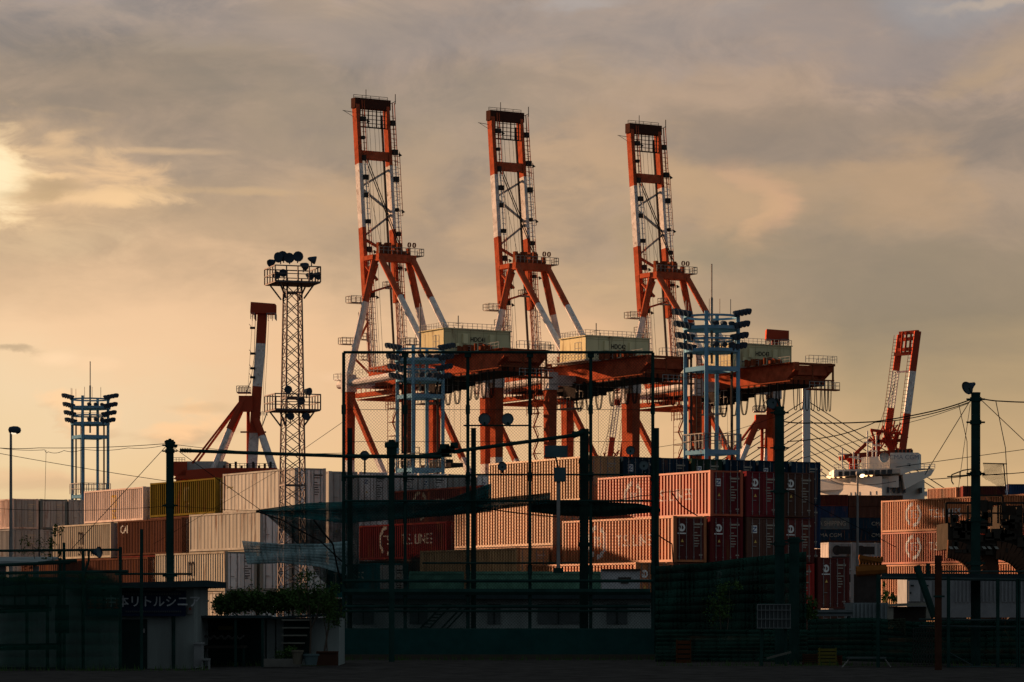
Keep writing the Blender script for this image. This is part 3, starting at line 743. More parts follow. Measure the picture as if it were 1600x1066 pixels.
    m = MB(); m.rail([(19, 4.5, 40.6), (25, 4.5, 40.6), (25, 7.5, 40.6), (19, 7.5, 40.6), (19, 4.5, 40.6)], 2.0, 1.2, .05); m.box(19, 25, 4.5, 7.5, 40.4, 40.6)
    m.rail([(27.4, 4.4, 42.2), (30, 4.4, 42.2), (30, 7.8, 42.2)], 2.6, 1.2, .06)
    m.build('cab_basket', GALV, tr)
    m = MB()
    for x in (18, 20, 22.5):
        for y in (7.0, 12.5): m.tube((x, y, 43.5), (x, y, 30), .03, 4)
    m.build('hoist_rope', BLACK, tr)
    # spreader
    m = MB(); m.box(14, 26.2, 8.4, 11, 28.4, 29.2); m.box(17, 23, 8.8, 10.6, 29.2, 30); m.build('spreader', DARKST, t)
    # boom, raised
    zb, zt = 48.0, 101.0; xb, xt = -3.0, -9.0
    def bx(z): return xb + (xt - xb) * (z - zb) / (zt - zb)
    bands = [(48, 62.4, 1), (62.4, 77.0, 0), (77.0, 89.8, 1), (89.8, 102.6, 0)]
    for y in (6.2, 13.0):
        m = MB()
        for (z0, z1, ci) in bands:
            m.cur = ci; wdt = .85 if y < 10 else .7
            if z0 >= 62: m.bar((bx(z0), y, z0), (bx(z1), y, z1), wdt, 1.75, up=(1, 0, 0))
            else: m.bar((bx(z0), y, z0), (bx(z1), y, z1), .32, .9, up=(1, 0, 0)); m.bar((bx(z0) + 1.2, y, z0), (bx(z1) + 1.0, y, z1), .25, .25)
        m.cur = 0
        bg = m.build('boom_girder', [ORANGE, WHITE], t)
        m = MB(); s = 1 if y > 10 else -1
        # inner pipes and ladder along the girder
        for (z0, z1, ci) in bands:
            m.cur = ci
            m.bar((bx(z0) + 1.3, y + .75, z0), (bx(z1) + 1.3, y + .75, z1), .16)
            m.bar((bx(z0) + 1.3, y + 1.25, z0), (bx(z1) + 1.3, y + 1.25, z1), .12)
        z = 50
        while z < 100:
            m.cur = 0 if (z > 89.8 or 62 < z < 77) else 1
            m.bar((bx(z) + 1.3, y + .5, z), (bx(z) + 1.3, y + 1.35, z), .10); z += 1.1
        m.build('ladder', [ORANGE, WHITE], bg)
        m = MB(); z = 63; r = random.Random(int(y))
        while z < 99:
            m.box(bx(z) + .8, bx(z) + 1.5, y + .3, y + .9 + r.random() * .5, z, z + .5 + r.random() * .7)
            if r.random() < .5: m.bar((bx(z) + 1, y + .5, z), (bx(z) + 1, y + 1.9, z + .3), .16); m.lathe([(0, .1), (.6, .38)], (bx(z) + 1.1, y + 1.8, z + .4), (.2, .4, -1), 8)
            z += 2.5 + r.random() * 4
        m.build('floodlight_bracket', DARKST, bg)
    # dark festoon strip inside the right girder
    m = MB(); m.bar((bx(50) + .3, 11.7, 50), (bx(100) + .3, 11.7, 100), .42, .3); m.build('cable_tray', DARKST, t)
    # outer ladder cage right side
    m = MB()
    z = 74.0
    while z < 101:
        rr = .9
        m.bar((bx(z), 13.6, z), (bx(z), 13.6 + rr, z), .07); m.bar((bx(z) + .5, 13.6 + rr, z), (bx(z) - .5, 13.6 + rr, z), .07); z += .9
    m.bar((bx(74), 14.5, 74), (bx(101), 14.5, 101), .08)
    m.bar((bx(80), 15.5, 80), (bx(93), 15.5, 93), .1); z = 80
    while z < 93: m.bar((bx(z), 14.5, z), (bx(z), 15.5, z), .08); z += 1.2
    m.build('ladder_cage', BROWNST, t)
    # cross ties and lacing
    m = MB()
    m.bar((bx(91.7), 6.2, 91.7), (bx(91.7), 13.0, 91.7), 1.3, 1.7)
    m.build('boom_cross_tie', ORANGE, t)
    m = MB(); m.box(bx(102) - .9, bx(102) + .9, 5.6, 13.6, 101.1, 103.1); th = m.build('boom_tip_beam', mat('black_brown_steel', (.05, .022, .016), .7), t)  # tip beam in black-brown steel
    m = MB(); m.rail([(bx(103), 5.8, 103.1), (bx(103), 13.4, 103.1)], .7, 2.0, .04); m.bar((bx(100), 5.6, 100.2), (bx(100) - 1.2, 3.8, 100.6), .10); m.bar((bx(100), 5.6, 99.3), (bx(100) - 1.0, 4.0, 100.5), .08)
    m.bar((bx(102), 13.6, 102.4), (bx(102), 15.2, 103.2), .12); m.bar((bx(102), 15.1, 102.6), (bx(102), 15.1, 104.6), .12); m.bar((bx(102), 8.5, 103.1), (bx(102), 8.5, 105), .10)
    m.build('antenna', DARKST, th)
    m = MB()
    for i in range(7): y = 6.9 + i * .92; m.bar((bx(99) + .2, y, 97.4), (bx(99) + .2, y, 101.2), .20 if i % 2 == 0 else .10)
    for zz in (97.4, 98.2, 99.0, 99.8, 100.6): m.bar((bx(99) + .2, 6.6, zz), (bx(99) + .2, 12.6, zz), .12 if zz != 97.4 else .24)
    m.build('safety_grille', DARKST, t)
    m = MB()
    for (y0, z0, y1, z1) in ((13.0, 89.2, 6.4, 85.3), (6.4, 85.0, 13.0, 80.4), (13.0, 80.2, 6.4, 75.3)):
        m.bar((bx(z0), y0, z0), (bx(z1), y1, z1), .42)
    m.cur = 1; m.bar((bx(74.8), 6.4, 74.8), (bx(72), 12.4, 72), .5)
    m.build('boom_lacing', [GREYST, ORANGE], t)
    m = MB(); m.tube((bx(91) + .3, 7.6, 90.8), (1, 10.6, 72.6), .12, 4); m.tube((bx(91) + .3, 8.1, 90.8), (1, 11.0, 72.6), .12, 4)
    for y in (8.4, 9.0, 10.1, 11.0): m.tube((bx(97), y, 97.8), (bx(73) + .3, y, 73), .035, 4)
    for y in (8.6, 9.3): m.tube((bx(70), y, 70), (bx(49), y, 49), .04, 4)
    m.tube((bx(99) - 1, 6.2, 99), (3, 6, 71), .04, 4)
    m.build('rope', BLACK, t)
    # A-frame
    AX = 1.2; AZ = 71.0; yl, yr = 5.6, 12.9
    m = MB(); m.box(AX - .7, AX + 1.6, yl - .4, yr + .6, 69.6, 71.0); m.box(AX - 4.6, AX - .7, yl - .6, yl + .5, 70.1, 71.0)
    ap = m.build('apex_beam', ORANGE, t)
    m = MB(); m.rail([(AX + 1.7, yl - .4, 71.05), (AX + 1.7, yr + 2.2, 71.05), (AX - 1, yr + 2.2, 71.05)], 1.3, 1.0, .05); m.box(AX - 1, AX + 1.7, yr + .6, yr + 2.2, 70.9, 71.05)
    m.build('handrail', GALV, ap)
    m = MB(); r = random.Random(9)
    for i in range(16):
        y = yl + r.random() * 7.6; m.box(AX - .5, AX + .3 + r.random(), y, y + .3 + r.random() * .8, 71.05, 71.5 + r.random() * 2.0)
    for y in (yr - .3, yr + .8): m.lathe([(0, .5), (.35, .5)], (AX, y, 73.2), (0, 1, 0), 12)
    m.build('rope_sheave', BROWNST, ap)
    for (x0, y0, x1, y1, za, sp, r0) in ((0, 0, AX - 1.0, yl, 47, .62, .72), (0, WV, AX - .4, yr, 47, .60, .72)):
        m = MB(); a = Vector((x0, y0, za)); b = Vector((x1, y1, 69.8)); c = a.lerp(b, sp + .02)
        m.cur = 1; m.tube(a, c, r0, 10); m.cur = 0; m.tube(c, b, r0, 10); m.build('mast_leg', [ORANGE, WHITE], t)
    for (y, xe) in ((yl + .2, 23.0), (yr, 22.0)):
        m = MB(); a = Vector((xe, y, 49.0)); b = Vector((AX + 1, y, 70.4)); c = a.lerp(b, .60)
        m.cur = 1; m.tube(a, c, .62, 10); m.cur = 0; m.tube(c, b, .62, 10); m.build('back_stay', [ORANGE, WHITE], t)
    m = MB(); m.tube((AX, yl, 66), (AX - 4.4, yl, 69), .3, 8); m.bar((-4.0, 5.2, 63.5), (0, 9.6, 65.2), .35)
    m.tube((0.2, 1.6, 53), (-3.5, 6, 58), .25, 6); m.tube((0, 1.2, 50.6), (-3.6, 6.4, 48), .22, 6)
    m.tube((-4.6, 6.2, 62), (AX, yl, 69), .35, 8)
    m.build('strut', WHITE if False else ORANGE, t)
    # small platforms on the mast leg
    m = MB()
    for (x, y, z, d) in ((-1.2, 2.6, 61.4, 2.4), (-1.4, .6, 53.2, 1.8), (-1, 10.2, 64.6, 1.8), (1.0, 13.4, 53.5, 2.2), (-5.0, 6.6, 58.8, 1.4), (-4.8, 6.4, 54.6, 1.4), (-4.6, 6.4, 50.6, 1.4)):
        m.box(x - d / 2, x + d / 2, y - d / 2 - .8, y + d / 2, z, z + .16); m.rail([(x - d / 2, y - d / 2 - .8, z + .16), (x + d / 2, y - d / 2 - .8, z + .16), (x + d / 2, y + d / 2, z + .16), (x - d / 2, y + d / 2, z + .16), (x - d / 2, y - d / 2 - .8, z + .16)], 1.2, 1.0, .05)
    m.build('landing', GALV, t)
    # lattice strings below the apex (lower boom)
    m = MB()
    for y in (5.7, 6.8, 12.4, 13.6):
        m.bar((bx(48) + .9, y, 48), (bx(71) + .9, y, 71), .16)
    z = 49.0
    while z < 71:
        for y in (5.7, 12.4): m.bar((bx(z) + .9, y, z), (bx(z) + .9, y + 1.1, z), .10); m.bar((bx(z) + .9, y, z), (bx(z) + .9, y + 1.1, z + 1.5), .09)
        z += 1.5
    m.build('boom_lattice', BROWNST, t)
    # stair tower on the landside-left leg
    m = MB(); z = 16.0; s = 1
    while z < 44:
        x0, x1 = (G - 3.6, G - 1.6) if s > 0 else (G - 1.6, G - 3.6)
        m.bar((x0, -1.6, z), (x1, -1.6, z + 2.6), .20); m.bar((x0, -1.6, z + 1), (x1, -1.6, z + 3.6), .09)
        m.box(G - 4.4, G - 1.2, -2.2, -1.2, z - .08, z + .02); m.bar((G - 4.4, -2.2, z), (G - 4.4, -2.2, z + 2.6), .09); m.bar((G - 4.4, -2.2, z + 1), (G - 3.4, -2.2, z + 1), .07)
        z += 2.6; s = -s
    m.rail([(G - 5, -2.3, 39), (G - 1, -2.3, 39), ], 2.3, .9, .05)
    for z in (30, 21.5): m.box(G + 1.2, G + 3.0, -.5, .6, z, z + .15); m.rail([(G + 1.2, -.5, z), (G + 3, -.5, z), (G + 3, .6, z)], 1.8, .9, .06)
    m.build('stair_tower', BROWNST, t)
    m = MB()
    for i in range(6):
        z = 49.5 + i * 1.3; m.bar((G - 4, 12, z), (G - 1, 12, z), .10)
    for x in (G - 4, G - 2.5, G - 1): m.bar((x, 12, 46), (x, 12, 57.5 if x == G - 2.5 else 55.5), .14)
    m.rail([(G + .2, -1, 49.2), (G + .2, 4, 49.2)], 3.2, 1.2, .07) if False else None
    m.build('access_frame', GALV, t)
    return t, hs, hx1, hz0
cr, hs0, hx1, hz0 = crane_main()
A1 = Vector((-31.9, 600, 0))
def put_label(root, txt):
    hs = [c for c in root.children if c.name.startswith('machinery_house')][0]
    text_on(txt, 1.2, (hx1 + .06, 9.35, hz0 + 2.7), (0, 1, 0), (0, 0, 1), LETD, hs, sx=.88, bold=.03)
cr.location = A1; cr['label'] = 'leftmost orange and white quay crane, its house lettered HDC41'
cr2 = dup(cr, A1 + V * 30.9, UA, 'middle quay crane with raised boom, its house lettered HDC42')
cr3 = dup(cr, A1 + V * 64.4, UA, 'rightmost of the three quay cranes, its house lettered HDC43')
for c_, s_ in ((cr, 'HDC41'), (cr2, 'HDC42'), (cr3, 'HDC43')): put_label(c_, s_)

# far cranes of the single-column kind; local x right, z up; built at 4.9 px per metre
def far_single():
    s = 4.9; D0 = 980; ox = 393
    q = lambda px, py, y=0: Vector(((px - ox) / s, y, (HY - py) / s + CAMZ))
    t = thing('quay_crane', '', 'crane', (0, 0, 0), 0, 'far quay cranes with a single raised boom')
    RED = mat('far_red', (.25, .042, .022), .55, var=.15, scale=.1)
    m = MB(); a, b = q(392, 490), q(431, 473); m.hexa([(a.x, -3, a.z), (b.x, -3, a.z - .2), (b.x, 3, a.z - .2), (a.x, 3, a.z), (a.x + .2, -3, b.z), (b.x, -3, b.z - .6), (b.x, 3, b.z - .6), (a.x + .2, 3, b.z)])
    tb = m.build('boom_head', RED, t)
    m = MB()
    for x0, x1 in ((393, 399), (418, 431)):
        A, B = q(x0, 500), q(x1, 500); m.rail([(A.x, -3, A.z), (B.x, -3, B.z), (B.x, 3, B.z), (A.x, 3, A.z)], 1.9, 1.2, .09)
    m.build('handrail', GALV, tb)
    for i in range(7): m = None
    m = MB()
    for (x0, y0, x1, y1, ci) in ((410, 490, 407.5, 537, 0), (407.5, 537, 402, 604, 1), (402, 604, 397.5, 675, 0), (397.5, 675, 393, 745, 1)):
        m.cur = ci; m.bar(q(x0, y0), q(x1, y1), 2.9, 3.2, up=(0, 1, 0))
    bm_ = m.build('boom', [RED, WHITE], t)
    m = MB()
    m.path([q(400, 490, -2), q(398, 560, -2), q(392, 600, -2)], .09, 4); m.path([q(417, 490), q(412, 600), q(409, 700)], .05, 4); m.path([q(395, 490), q(388, 600), q(384, 620)], .05, 4); m.path([q(420, 500), q(413, 640)], .05, 4)
    m.build('rope', BLACK, t)
    m = MB()
    for py in (515, 555, 578, 592): A = q(396, py, -2); m.box(A.x - .9, A.x + .7, -2.4, -1.6, A.z, A.z + .7); m.bar(A, A + Vector((-1.2, 0, 1.6)), .15)
    m.build('floodlight_bracket', DARKST, bm_)
    m = MB(); A = q(383, 632); m.box(A.x - 1.8, A.x + 2.6, -3, 3, A.z - 2.2, A.z + 2.6)
    ap = m.build('apex_beam', RED, t)
    m = MB(); B = q(371, 613); m.rail([(B.x, -3, B.z), (B.x + 4, -3, B.z)], 1.8, 1, .1); m.rail([(B.x, 3, B.z), (B.x + 4, 3, B.z)], 1.8, 1, .1); m.bar(q(384, 615), q(392, 595), .25)
    m.box(B.x, B.x + 4.2, -3, 3, B.z - .3, B.z); m.bar(q(410, 665), q(417, 645), .3); C1 = q(408, 650); m.rail([(C1.x, -1, C1.z), (C1.x + 2, -1, C1.z)], 1.2, .8, .09)
    m.build('handrail', GALV, ap)
    for yy in (-5, 5):
        m = MB(); m.cur = 0; m.tube(q(382, 624, yy * .4), q(360, 672, yy * .8), 1.1, 8); m.cur = 1; m.tube(q(360, 672, yy * .8), q(333, 740, yy), 1.0, 8); m.build('a_frame_leg', [RED, WHITE], t)
        m = MB(); m.tube(q(376, 628, yy * .4), q(303, 725, yy), .38, 6); m.build('back_stay', RED, t)
        m = MB(); m.cur = 0; m.tube(q(400, 655, yy * .4), q(410, 682, yy * .6), 1.0, 8); m.cur = 1; m.tube(q(410, 682, yy * .6), q(430, 742, yy), 1.0, 8); m.build('front_leg', [RED, WHITE], t)
    m = MB(); m.tube(q(387, 630, 2), q(387, 745, 2), .55, 8); m.bar(q(377, 676, -3), q(417, 676, -3), .5); m.build('post', RED, t)
    m = MB(); a, b = q(298, 745), q(335, 735); m.hexa([(q(275, 0).x, -8, a.z - 1), (b.x, -8, a.z - 1), (b.x, 8, a.z - 1), (q(275, 0).x, 8, a.z - 1), (q(290, 0).x, -8, q(0, 737).z), (b.x, -8, q(0, 733).z), (b.x, 8, q(0, 733).z), (q(290, 0).x, 8, q(0, 737).z)])
    m.box(q(275, 0).x, q(295, 0).x, -8, 8, q(0, 745).z, q(0, 723).z)
    m.box(q(335, 0).x, q(435, 0).x, -8, 8, q(0, 752).z, q(0, 733).z)
    gb = m.build('girder', RED, t)
    m = MB(); m.box(q(293, 0).x, q(355, 0).x, -5, 5, q(0, 736).z + .05, q(0, 722).z); hs = m.build('machinery_house', GREYST, t)
    m = MB(); m.rail([(q(275, 0).x, -8, q(0, 723).z), (q(293, 0).x, -8, q(0, 723).z)], 1.2, 1, .07); m.rail([(q(355, 0).x, -8, q(0, 733).z), (q(432, 0).x, -8, q(0, 733).z)], 1.4, 1.5, .07)
    for i in range(9): X = q(352 + i * 9, 0).x; m.box(X, X + .7, -8, -7, q(0, 733).z, q(0, 733).z + .8 + (i % 3) * .6)
    m.build('handrail', DARKST, gb)
    for px in (283, 425):
        [MB().bar(q(px, 745, yy), Vector((q(px, 0).x, yy, 0)), 1.6).build('leg', RED, t) for yy in (-7, 7)]
    return t
fs = far_single()
fs.location = ((393 - CX) / F * 980, 980, 0); fs['label'] = 'far crane with single red and white boom at the left, behind lattice tower'
# mid one behind the third crane: x of boom foot 1197, same scale *1.09
fs2 = dup(fs, ((1197 - CX) / F * 1075, 1075, 0), 0, 'far crane with single boom, red head showing above HDC43 house')
# far cranes of the two-girder kind
def far_double():
    s = F / 1100; ox = 1400
    q = lambda px, py, y=0: Vector(((px - ox) / s, y, (HY - py) / s + CAMZ))
    t = thing('quay_crane', '', 'crane', (0, 0, 0), 0, 'far quay cranes with a leaning twin boom')
    RED = MATS['far_red']
    for (xt, yt, xb, yb, yy, nm, wd) in ((1410, 522, 1388, 690, 5, 0, 2.2), (1431, 520, 1407, 708, -5, 1, 2.6)):
        m = MB(); A = q(xt, yt, yy); B = q(xb, yb, yy)
        for (f0, f1, ci) in ((0, .33, 0), (.33, .68, 1), (.68, 1, 0)):
            m.cur = ci
            if ci == 1 and nm == 0:
                for dx in (-1.2, 0, 1.1): o = Vector((dx, 0, 0)); m.bar(A.lerp(B, f0) + o, A.lerp(B, f1) + o, .45)
                for k in range(12): c = A.lerp(B, f0 + (f1 - f0) * k / 12); m.bar(c - Vector((1.2, 0, 0)), c + Vector((1.1, 0, 1)), .2)
            else: m.bar(A.lerp(B, f0), A.lerp(B, f1), 2.3, wd, up=(0, 1, 0))
        g = m.build('boom_girder', [RED, WHITE], t)
        m = MB()
        for k in range(30):
            c = A.lerp(B, .04 + .9 * k / 30) + Vector((-2.3, 0, 0)); m.bar(c, c + Vector((1.2, 0, 0)), .15)
        m.bar(A + Vector((-2.3, 0, 0)), B + Vector((-2.3, 0, 0)), .16)
        m.build('ladder', [BROWNST], g)
    m = MB()
    for (py, x0, x1) in ((520, 1408, 1432), (530, 1408, 1430), (546, 1406, 1428), (553, 1400, 1426)): m.bar(q(x0, py, 3), q(x1, py, -4), 1.2)
    for px in (1411, 1417, 1424): m.bar(q(px, 518, 0), q(px - 3, 552, 0), .7)
    m.build('boom_head', RED, t)
    m = MB(); m.bar(q(1401, 582), q(1420, 580), .6); m.build('boom_cross_tie', WHITE, t)
    m = MB(); r = random.Random(4)
    for i in range(60):
        x = 1362 + r.random() * 46; y = 674 + r.random() * 34
        if y < 674 + (1395 - x) * .35: continue
        A = q(x, y, r.uniform(-5, 5)); m.bar(A, A + Vector((r.uniform(-3, 3), 0, r.choice((0, 3, 4)))), .5)
    m.bar(q(1360, 672), q(1408, 678), 1.0); m.bar(q(1365, 690), q(1412, 688), 1.2); m.bar(q(1372, 672), q(1372, 710), 1.2); m.bar(q(1385, 676), q(1393, 706), 2.0); m.bar(q(1402, 678), q(1393, 706), 1.6)
    m.bar(q(1362, 674), q(1372, 706), .7)
    m.build('a_frame', RED, t)
    m = MB(); m.tube(q(1358, 688, -5), q(1322, 722, -5), .7, 6); m.tube(q(1377, 692, 5), q(1330, 735, 5), .6, 6); m.build('back_stay', RED, t)
    m = MB(); m.path([q(1398, 600), q(1378, 680)], .08, 4); m.path([q(1396, 600), q(1370, 676)], .08, 4); m.build('rope', BLACK, t)
    m = MB(); m.bar(q(1315, 715, -8), q(1420, 706, -8), 1.5); m.bar(q(1315, 715, 8), q(1420, 706, 8), 1.5); m.build('girder', RED, t)
    for px in (1335, 1405):
        for y in (-8, 8): MB().bar(q(px, 712, y), Vector((q(px, 0).x, y, 0)), 1.8).build('leg', RED, t)
    return t
fd = far_double(); fd.location = ((1400 - CX) / F * 1100, 1100, 0); fd['label'] = 'far crane with leaning twin red and white boom above the ship'
fd2 = dup(fd, ((962 - CX) / F * 1290, 1290, 0), 0, 'far crane with leaning lattice boom, seen under the HDC42 girder')

# ------------------------------------------------------------------ cable stayed bridge
t = thing('cable_stayed_bridge', 'pale cable-stayed bridge with slim pylon behind the third crane', 'bridge', ((1259 - CX) / F * 1500, 1500, 0), 0)
s = F / 1500
q = lambda px, py, y=0: Vector(((px - 1259) / s, y, (HY - py) / s + CAMZ))
m = MB(); m.bar(q(1259.5, 600), q(1261, 950), 3.6, 4.0, up=(0, 1, 0)); m.build('pylon', PALEBR, t)
m = MB(); m.bar(q(1000, 772), q(1560, 772), 14, 2.0); m.bar(q(1000, 790, 0), q(1560, 790, 0), 8, 1); m.build('deck', PALEBR, t)
for k in range(11):
    py = 628 + k * 9.5; reach = 62 + (10 - k) * 15
    m = MB(); m.tube(q(1264, py), q(1264 + reach, min(771, py + reach * .60 + 8)), .22, 4); m.tube(q(1255, py), q(1255 - reach, min(771, py + reach * .60 + 8)), .22, 4)
    m.build('stay_cable', DARKST, t)
for px in (1060, 1460):
    m = MB(); m.bar(q(px, 772), Vector((q(px, 0).x, 0, 0)), 5, 5); m.build('pier', PALEBR, t)

# ------------------------------------------------------------------ ship
SD = 720; s = F / SD
t = thing('container_ship', 'white superstructure of a container ship lit by sunset, behind yard', 'ship', ((1378 - CX) / F * SD, SD, 0), 0)
q = lambda px, py, y=0: Vector(((px - 1378) / s, y, (HY - py) / s + CAMZ))
def qbox(m, x0, x1, y0, y1, ya, yb, skew=0):
    """block with its left-facing lit side turned like the quay: near corner at x1 of the lit face"""
    a, b = q(x0, y1), q(x1, y0)
    m.hexa([(a.x, ya + skew, a.z), (b.x, ya, a.z), (b.x + 2, yb, a.z), (a.x + 2, yb + skew, a.z), (a.x, ya + skew, b.z), (b.x, ya, b.z), (b.x + 2, yb, b.z), (a.x + 2, yb + skew, b.z)])
m = MB(); qbox(m, 1287, 1378, 744, 800, 0, 30, 22); b1 = q(1378, 744); b2 = q(1450, 800)
m.hexa([(b1.x, 0, b2.z), (b2.x, 6, b2.z), (b2.x, 36, b2.z), (b1.x + 2, 30, b2.z), (b1.x, 0, b1.z - .6), (b2.x, 6, b1.z - .6), (b2.x, 36, b1.z - .6), (b1.x + 2, 30, b1.z - .6)])
m.hexa([q(1285, 762, 20), q(1403, 762, -1.5), q(1405, 762, 25), q(1290, 762, 30), q(1285, 744, 20), q(1403, 744, -1.5), q(1405, 744, 25), q(1290, 744, 30)])
sp_ = m.build('superstructure', SHIPW, t)
m = MB(); m.hexa([q(1405, 743, -3), q(1428, 735, -3), q(1428, 735, 3), q(1405, 743, 3), q(1405, 733, -3), q(1458, 733, -3), q(1458, 733, 3), q(1405, 733, 3)])
m.hexa([q(1412, 765, -3), q(1452, 744, -3), q(1452, 744, 3), q(1412, 765, 3), q(1408, 742, -3), q(1458, 734, -3), q(1458, 734, 3), q(1408, 742, 3)])
m.hexa([q(1310, 742, 10), q(1412, 740, -2.8), q(1414, 740, 14), q(1312, 742, 24), q(1310, 731, 10), q(1408, 732, -2.8), q(1414, 732, 14), q(1312, 731, 24)])
m.build('bridge_wing', SHIPW, sp_)
m = MB(); qbox(m, 1352, 1392, 712, 731, 2, 14, 6); m.build('wheelhouse', SHIPW, sp_)
m = MB()
for i in range(9): A = q(1316 + i * 8.6, 735, 8.9 - i * 1.35); m.hexa([A + Vector((0, -.4, -1.0)), A + Vector((1.1, -.55, -1.0)), A + Vector((1.1, .2, -1)), A + Vector((0, .3, -1)), A + Vector((0, -.4, .1)), A + Vector((1.1, -.55, .1)), A + Vector((1.1, .2, .1)), A + Vector((0, .3, .1))])
m.build('bridge_window', DARKGL, sp_)
for (py, xs) in ((752, (1302, 1309, 1315, 1324, 1336, 1357, 1367, 1373)), (770, (1336, 1342, 1348, 1362, 1370))):
    for px in xs:
        fy = (20.3 - (px - 1285) * .1822 if py < 760 else 22 * (1 - (px - 1287) / 91)) - .12
        A = q(px, py + 2.6, fy); m = MB(); m.box(A.x, A.x + .32, fy - .06, fy + .5, A.z, A.z + .85); m.build('window', DARKGL, sp_)
for (px, py) in ((1404, 752), (1404, 770), (1413, 770), (1386, 770), (1396, 770), (1440, 770)):
    A = q(px, py, 0); m = MB(); m.box(A.x, A.x + .5, -.4 + (A.x - b1.x) * .35, 2 + (A.x - b1.x) * .35, A.z, A.z + 1.3); m.build('window', DARKGL, sp_)
m = MB(); qbox(m, 1390, 1433, 708, 733, -2, 8, 1); fn = m.build('funnel', SHIPW, t)
m = MB()
for i in range(5): A = q(1402 + i * 6, 708, 2); m.tube(A, A + Vector((0, 0, .9)), .35, 8)
m.build('exhaust_pipe', DARKST, fn)
text_on('CMA CGM', 1.5, q(1411, 715.5, -2.2), (1, 0, 0), (0, 0, 1), mat('ship_letters', (.16, .18, .22), .6), fn, sx=1.0)
m = MB(); m.box(q(1416, 0).x, q(1421, 0).x, -2.2, -1.9, q(0, 729).z, q(0, 725).z); m.build('vent', DARKGL, fn)
m = MB(); A = q(1380, 716, -1); m.lathe([(0, .0), (.2, .9), (.6, 1.2), (1.0, 1.2)], A, (0, -1, .1), 12)
for px, h_ in ((1320, 5), (1338, 4), (1360, 9), (1368, 6), (1346, 3.5), (1374, 8)):
    A = q(px, 731, 6); m.bar(A, A + Vector((0, 0, h_)), .3); m.bar(A + Vector((-1, 0, h_ * .7)), A + Vector((1.2, 0, h_ * .7)), .25)
m.rail([q(1310, 731, 10), q(1408, 731, -2.8)], 1.1, 1.4, .07); m.rail([q(1408, 733, -3), q(1458, 733, -3)], 1.0, 1.2, .07)
m.bar(q(1452, 733, 0), q(1452, 729, 0), .5)
m.build('mast', SHIPW, t)
m = MB()
for px in (1305, 1312, 1319, 1327, 1352, 1358, 1365):
    A = q(px, 741, 20.3 - (px - 1285) * .1822 - .8); m.lathe([(-.35, .05), (-.25, .3), (0, .4), (.25, .3), (.35, .05)], A, (0, 0, 1), 8)
m.build('deck_lamp', SHIPLAMP, t)
m = MB(); m.hexa([q(1180, 952, 8), q(1700, 952, 8), q(1700, 952, 40), q(1180, 952, 40), q(1180, 862, 2), q(1720, 862, 2), q(1720, 862, 44), q(1180, 862, 44)])
m.build('hull', mat('hull_blue', (.02, .03, .06), .5), t)
m = MB(); m.bar(q(1283, 742, 20), q(1298, 727, 20), .5); m.bar(q(1290, 738, 20), q(1323, 738, 18), .25)
m.build('gangway', WHITE, t)
# deck containers of the ship, broadside on
dk_ = [(1240, 773, 'maroon', ''), (1326, 774, 'brown', ''), (1240, 791, 'navy', ''), (1326, 791, 'brown', ''), (1242, 809, 'slate', 'CHINA SHIPPING'), (1327, 809, 'darkblue', 'CMA CGM'), (1242, 827, 'darkblue', 'CMA CGM'), (1327, 827, 'darkblue', 'CMA CGM'), (1242, 845, 'brown', ''), (1327, 845, 'brown', '')]
for i, (px, py, c, tx) in enumerate(dk_):
    D_ = 690; s2 = F / D_; z1 = (HY - py) / s2 + CAMZ; x1 = (px + 85 - CX) / s2
    col_ = 'left' if px < 1300 else 'right'
    tt = container((x1, D_ - (i % 2) * .0), z1 - 2.59, 2.59, c, 'fine', 12.2, f'{cd(c)} container on the ship deck, {["top","fourth","third","second","bottom"][i//2]} tier, {col_} column', rz=0, group='containers on the ship deck')
    if tx == 'CHINA SHIPPING': side_text(tx, 1.5, -5.2, 1.25, 12.2, 2.59, 'fine', LETG, tt, .78)
    elif tx: side_text(tx, 1.15, (-4.6 if col_ == 'left' else -4.3), 1.2, 12.2, 2.59, 'fine', LETG, tt, 1.1)

